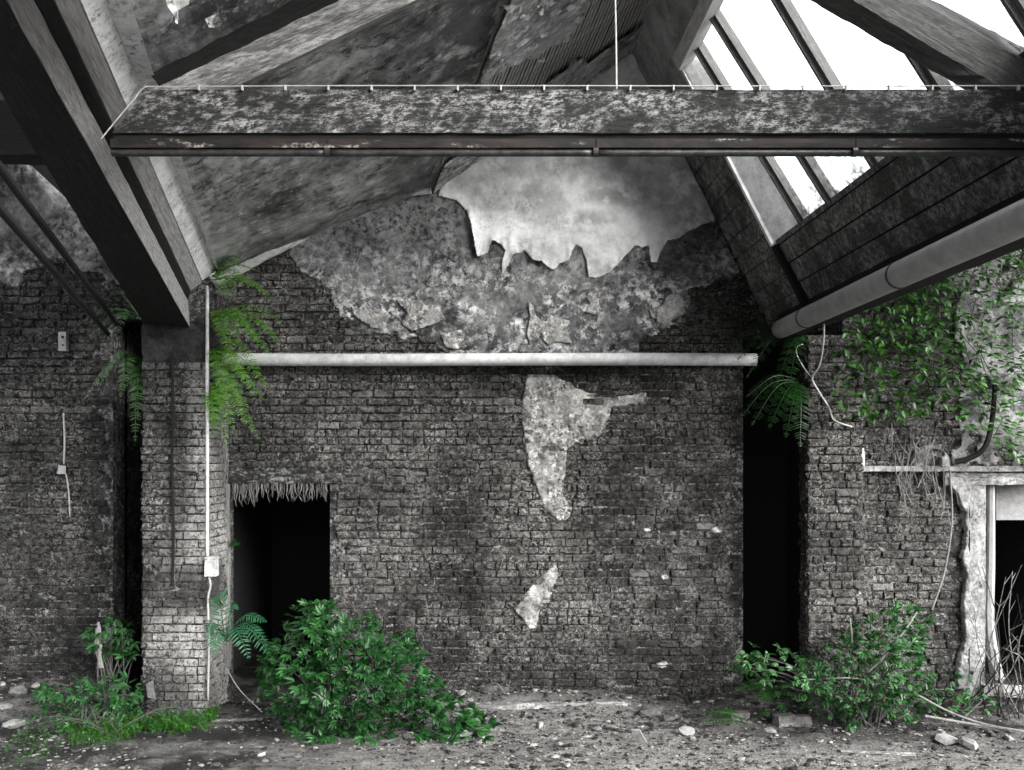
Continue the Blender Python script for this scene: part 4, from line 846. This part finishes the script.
def bush(name, label, cat, outline, d0, d1, n, L, leafmat, root_px, seed, nsprays=5, spraybase=None, stems=26, dirn=(0, -.6, .2), hang=False, dens=None, group=None, spread=1.9, stemr=(.004, .009), stemmat=None):
    """foliage filling a rounded volume whose silhouette is the outline; stems reach up into it"""
    rg_ = random.Random(seed); rp = on_ground(*root_px) if root_px[1] > 600 else P(*root_px, (d0+d1)/2)
    t = thing(name, rp, label, cat, group); f_ = MB(); xs_ = [p[0] for p in outline]; ys_ = [p[1] for p in outline]; pts = []; k = 0
    while len(pts) < n and k < n*30:
        k += 1; a = rg_.uniform(min(xs_), max(xs_)); b_ = rg_.uniform(min(ys_), max(ys_)); s = polysd(np.array([a]), np.array([b_]), outline)[0]
        if s < 0: continue
        if dens is not None and rg_.random() > dens(a, b_): continue
        bulge = min(1, s/28)**.5; front = d1+(d0-d1)*bulge; d = front+abs(rg_.gauss(0, .16)) if not hang else rg_.uniform(d0, d1)
        d = min(d, d1+.05)
        if b_ > 690: d = max(min(d, on_ground(a, b_)[1]-rg_.uniform(.06, .2)), 6.9)
        p = P(a, b_, d)
        g_ = gz(p[0], p[1])
        if p[2] < g_+.02: continue
        pts.append((p, a, b_))
    for p, a, b_ in pts:
        out = np.array([(p[0]-rp[0])*.7, dirn[1], dirn[2]])+np.array([rg_.gauss(0, .5), rg_.gauss(0, .4), rg_.gauss(0, .4)])
        up = unit(np.array([rg_.gauss(0, .3), -.55, 1]))
        l_ = L*rg_.uniform(.7, 1.25)
        if nsprays > 1: leaf_cluster(f_, p, out, up, l_, nsprays, spread)
        else: leaf(f_, p, out, up, l_, l_*.6, rg_.uniform(.1, .4), rg_.uniform(.1, .5))
    f_.build('foliage', leafmat, t)
    if stems:
        s_ = MB()
        for i in range(stems):
            p, a, b_ = pts[rg_.randrange(len(pts))]; r0 = rp+np.array([rg_.uniform(-.15, .15), rg_.uniform(-.05, .1), 0]) if not hang else P(a+rg_.uniform(-40, 40), b_-rg_.uniform(20, 60), d1)
            mid = r0+(p-r0)*.55+np.array([0, .02, .12 if not hang else -.02])
            s_.tube(smoothpath([r0, mid, p], 10), np.linspace(stemr[1], stemr[0]*.5, 10), 5)
        s_.build('stems', stemmat or M['stem'], t)
    return t
bo = [(262, 700), (258, 668), (270, 640), (288, 628), (292, 608), (306, 602), (325, 604), (330, 594), (338, 612), (352, 610), (372, 612), (386, 626), (408, 632), (420, 650), (424, 672), (440, 682), (458, 698), (480, 712), (500, 728), (488, 742), (470, 735), (455, 742), (440, 745), (430, 738), (412, 735), (400, 728), (385, 738), (365, 742), (345, 735), (320, 742), (300, 738), (285, 725)]
bush('leafy_bush', 'large green bush spilling from the left doorway across the floor', 'bush', bo, 7.45, 8.55, 1000, .095, M['leaf'], (340, 722), 3, 5, stems=60)
bo = [(735, 650), (760, 642), (790, 650), (812, 655), (830, 640), (850, 628), (862, 618), (900, 600), (930, 612), (925, 640), (920, 668), (950, 668), (975, 675), (978, 690), (1000, 700), (990, 718), (940, 712), (905, 722), (870, 716), (850, 728), (815, 712), (790, 712), (770, 700), (745, 690), (730, 668)]
bush('leafy_bush', 'sprawling bush with shiny pale-lit leaves in front of the right pillar', 'bush', bo, 7.6, 8.3, 800, .075, mat_leaf('shiny_bush_leaf', G(.008, .045, .010), G(.06, .24, .05)), (860, 726), 5, 4, stems=60, dens=lambda a, b: .35 if a > 930 else (.6 if a < 800 else 1))
bo = [(98, 622), (112, 615), (128, 622), (134, 640), (140, 655), (128, 662), (110, 655), (104, 668), (98, 660), (86, 640)]
bush('broadleaf_sapling', 'small upright plant with broad leaves left of the pillar', 'plant', bo, 8.2, 8.5, 75, .10, M['leaf'], (112, 722), 6, 3, stems=14, spread=2.2)
bo = [(30, 700), (40, 685), (60, 688), (75, 678), (95, 676), (120, 672), (145, 690), (140, 712), (110, 722), (80, 718), (50, 712)]
bush('low_broadleaf_plant', 'low broad-leaved weeds in front of the left bay wall', 'plant', bo, 7.75, 8.25, 190, .085, M['leaf'], (95, 732), 7, 3, stems=24, spread=2.2)
bo = [(8, 728), (30, 712), (60, 716), (80, 704), (120, 706), (150, 712), (175, 700), (205, 704), (212, 716), (180, 728), (130, 738), (95, 742), (60, 738), (30, 742)]
bush('creeping_weeds', 'small-leaved creeping weeds spread on the ground between the low plants and the pillar', 'weeds', bo, 7.5, 8.0, 330, .035, M['leaf'], (110, 738), 17, 3, stems=5, spread=2.4)
def grass_patch(name, label, outline, n, L, mat, seed):
    rg_ = random.Random(seed); mb = MB(); xs_ = [p[0] for p in outline]; ys_ = [p[1] for p in outline]; k = 0; c0 = on_ground(sum(xs_)/len(xs_), max(ys_))
    while k < n:
        a = rg_.uniform(min(xs_), max(xs_)); b_ = rg_.uniform(min(ys_), max(ys_))
        if polysd(np.array([a]), np.array([b_]), outline)[0] < 0: continue
        k += 1; p = on_ground(a, b_+9); g0 = p+np.array([0, rg_.uniform(-.05, .1), 0]); g0[2] = gz(g0[0], g0[1]); h_ = L*rg_.uniform(.5, 1.4)
        tip = g0+np.array([rg_.gauss(0, .3)*h_, rg_.gauss(-.1, .3)*h_, h_])
        mb.tube([g0, (g0+tip)/2, tip], [.0018, .0014, .0008], 3)
        for j in range(5):
            q_ = g0+(tip-g0)*rg_.uniform(.3, 1); leaf(mb, q_, (rg_.gauss(0, 1), rg_.gauss(-.3, 1), rg_.uniform(0, .8)), (0, 0, 1), rg_.uniform(.016, .032), rg_.uniform(.010, .018), .2, .2)
    o = mb.build(name, mat, origin=(c0[0], c0[1], 0)); return tag(o, label, 'weeds', kind='stuff')
grass_patch('chickweed_mat', 'bright green mat of tiny-leaved weeds at the foot of the left pillar', [(135, 712), (160, 692), (185, 690), (205, 695), (218, 708), (210, 722), (170, 728), (140, 724)], 700, .075, M['grass'], 3)
grass_patch('chickweed_mat', 'yellow-green straggly weeds along the front of the left bay', [(52, 722), (75, 708), (110, 704), (140, 712), (138, 730), (110, 738), (70, 738)], 420, .10, M['grass'], 4)
grass_patch('grass_tufts', 'sparse dim tufts in the lower left corner', [(4, 735), (50, 728), (60, 745), (40, 760), (4, 760)], 60, .07, M['ivy'], 5)

# climbing ivy on the right wall
def ivy_d(a, b):
    if a > 950: return .55 if b < 470 else 0
    return 1.0 if 285 < b < 350 else (.5 if b < 420 else .18)
io = [(845, 330), (870, 310), (900, 290), (935, 270), (975, 262), (1040, 240), (1045, 470), (1005, 465), (985, 440), (960, 425), (940, 400), (915, 420), (880, 425), (855, 425), (838, 420), (835, 360)]
iv = bush('climbing_ivy', 'green ivy sprawling over the right wall below the valley beam', 'ivy', io, 8.2, 8.55, 1700, .075, M['ivy'], (900, 330), 9, 1, stems=60, hang=True, dens=ivy_d, stemmat=M['stem'], stemr=(.002, .005), dirn=(0, -.5, -.2))
vn = MB()
for i in range(26):
    a = random.uniform(880, 945); b_ = random.uniform(420, 455); p = [(a, b_)]
    for k in range(5): p.append((p[-1][0]+random.uniform(-7, 9), p[-1][1]+random.uniform(2, 22)))
    vn.tube(smoothpath([P(x_, y_, random.uniform(8.45, 8.55)) for x_, y_ in p], 20), random.uniform(.002, .005), 4)
o = vn.build('dry_vines', M['twig']); tag(o, 'tangle of bare dry vines hanging below the ivy around the rail', 'vines', kind='stuff')
b = MB(); b.tube(smoothpath([P(995, 385, 8.45), P(992, 420, 8.4), P(985, 447, 8.4), P(970, 458, 8.45), P(955, 462, 8.5)], 20), np.linspace(.022, .03, 20), 8); o = b.build('woody_climber', M['darkwood']); tag(o, 'thick dark curved vine trunk above the right doorway', 'vine')
b = MB(); b.tube(smoothpath([P(950, 470, 8.48), P(952, 520, 8.45), P(945, 570, 8.4), P(932, 610, 8.3)], 24), .007, 6); o = b.build('thin_climber', M['twig']); tag(o, 'long single stem running down from the rail to the right bush', 'vine')
# sticks in and around the right bush
for (pts, r, lab) in (([(868, 672, 7.75), (885, 655, 7.7), (905, 630, 7.7), (917, 612, 7.75)], .011, 'pale bare stick rising out of the right bush'), ([(912, 692, 7.75), (950, 712, 7.6), (985, 724, 7.5), (1030, 732, 7.4)], .010, 'pale arching stick sweeping down to the right edge'),
     ([(925, 716, 7.6), (960, 722, 7.55), (1000, 728, 7.5), (1030, 733, 7.45)], .012, 'dark straight stick lying below the arching one at right'), ([(850, 618, 8.0), (852, 640, 7.9), (849, 662, 7.9)], .006, 'thin upright twig at the left top of the right bush'), ([(800, 680, 7.7), (850, 678, 7.7), (880, 684, 7.7)], .006, 'thin horizontal twig across the right bush'),
     ([(226, 668, 8.2), (240, 690, 8.0), (262, 712, 7.8)], .007, 'thin twig leaning at the foot of the left doorway'), ([(485, 686, 8.7), (497, 684, 8.6), (505, 694, 8.5)], .010, 'short bent pale stick on the rubble bank behind the timber')):
    b = MB(); b.tube(smoothpath([P(*q_) for q_ in pts], 20), np.linspace(r, r*.6, 20), 7); o = b.build('stick', M['twig']); tag(o, lab, 'stick', 'loose sticks')
db = thing('dead_branches', on_ground(990, 712), 'tangle of bare dark branches in front of the right doorway', 'branches')
for i in range(34):
    r0 = on_ground(random.uniform(955, 1040), random.uniform(705, 722)); a, b_ = random.choice([(random.uniform(965, 1045), random.uniform(560, 660)), (random.uniform(985, 1050), random.uniform(640, 700))])
    tp = P(a, b_, random.uniform(7.9, 8.4)); mid = r0+(tp-r0)*random.uniform(.4, .6)+np.array([random.uniform(-.15, .15), 0, random.uniform(0, .15)])
    b = MB(); pth = smoothpath([r0, mid, tp], 16); r = random.uniform(.003, .008); b.tube(pth, np.linspace(r, r*.4, 16), 5)
    for k in range(3):
        q_ = pth[random.randint(5, 14)]; b.tube([q_, q_+np.array([random.uniform(-.12, .12), random.uniform(-.05, .05), random.uniform(-.02, .14)])], [r*.5, r*.2], 4)
    b.build('branch', M['twig'] if i % 3 == 0 else M['darkwood'], db)
b = MB()
for i in range(6): b.tube(smoothpath([P(98+random.uniform(-2, 3), 622+i*3, 8.45), P(98+random.uniform(-3, 3), 645, 8.4), P(99+random.uniform(-2, 4), 668, 8.35)], 10), .012, 5)
o = b.build('dead_stump', M['twig']); tag(o, 'grey withered stem standing beside the broad-leaved plant', 'stem')
b = MB(); f_ = MB()
for k in range(5): leaf_cluster(f_, P(232+k, 541+k, 8.93), (random.uniform(-.5, 1), -.6, random.uniform(-.2, .6)), (0, -.5, 1), .08, 3)
o = f_.build('seedling', M['leaf']); tag(o, 'tiny green seedling on the left jamb of the dark doorway', 'plant')
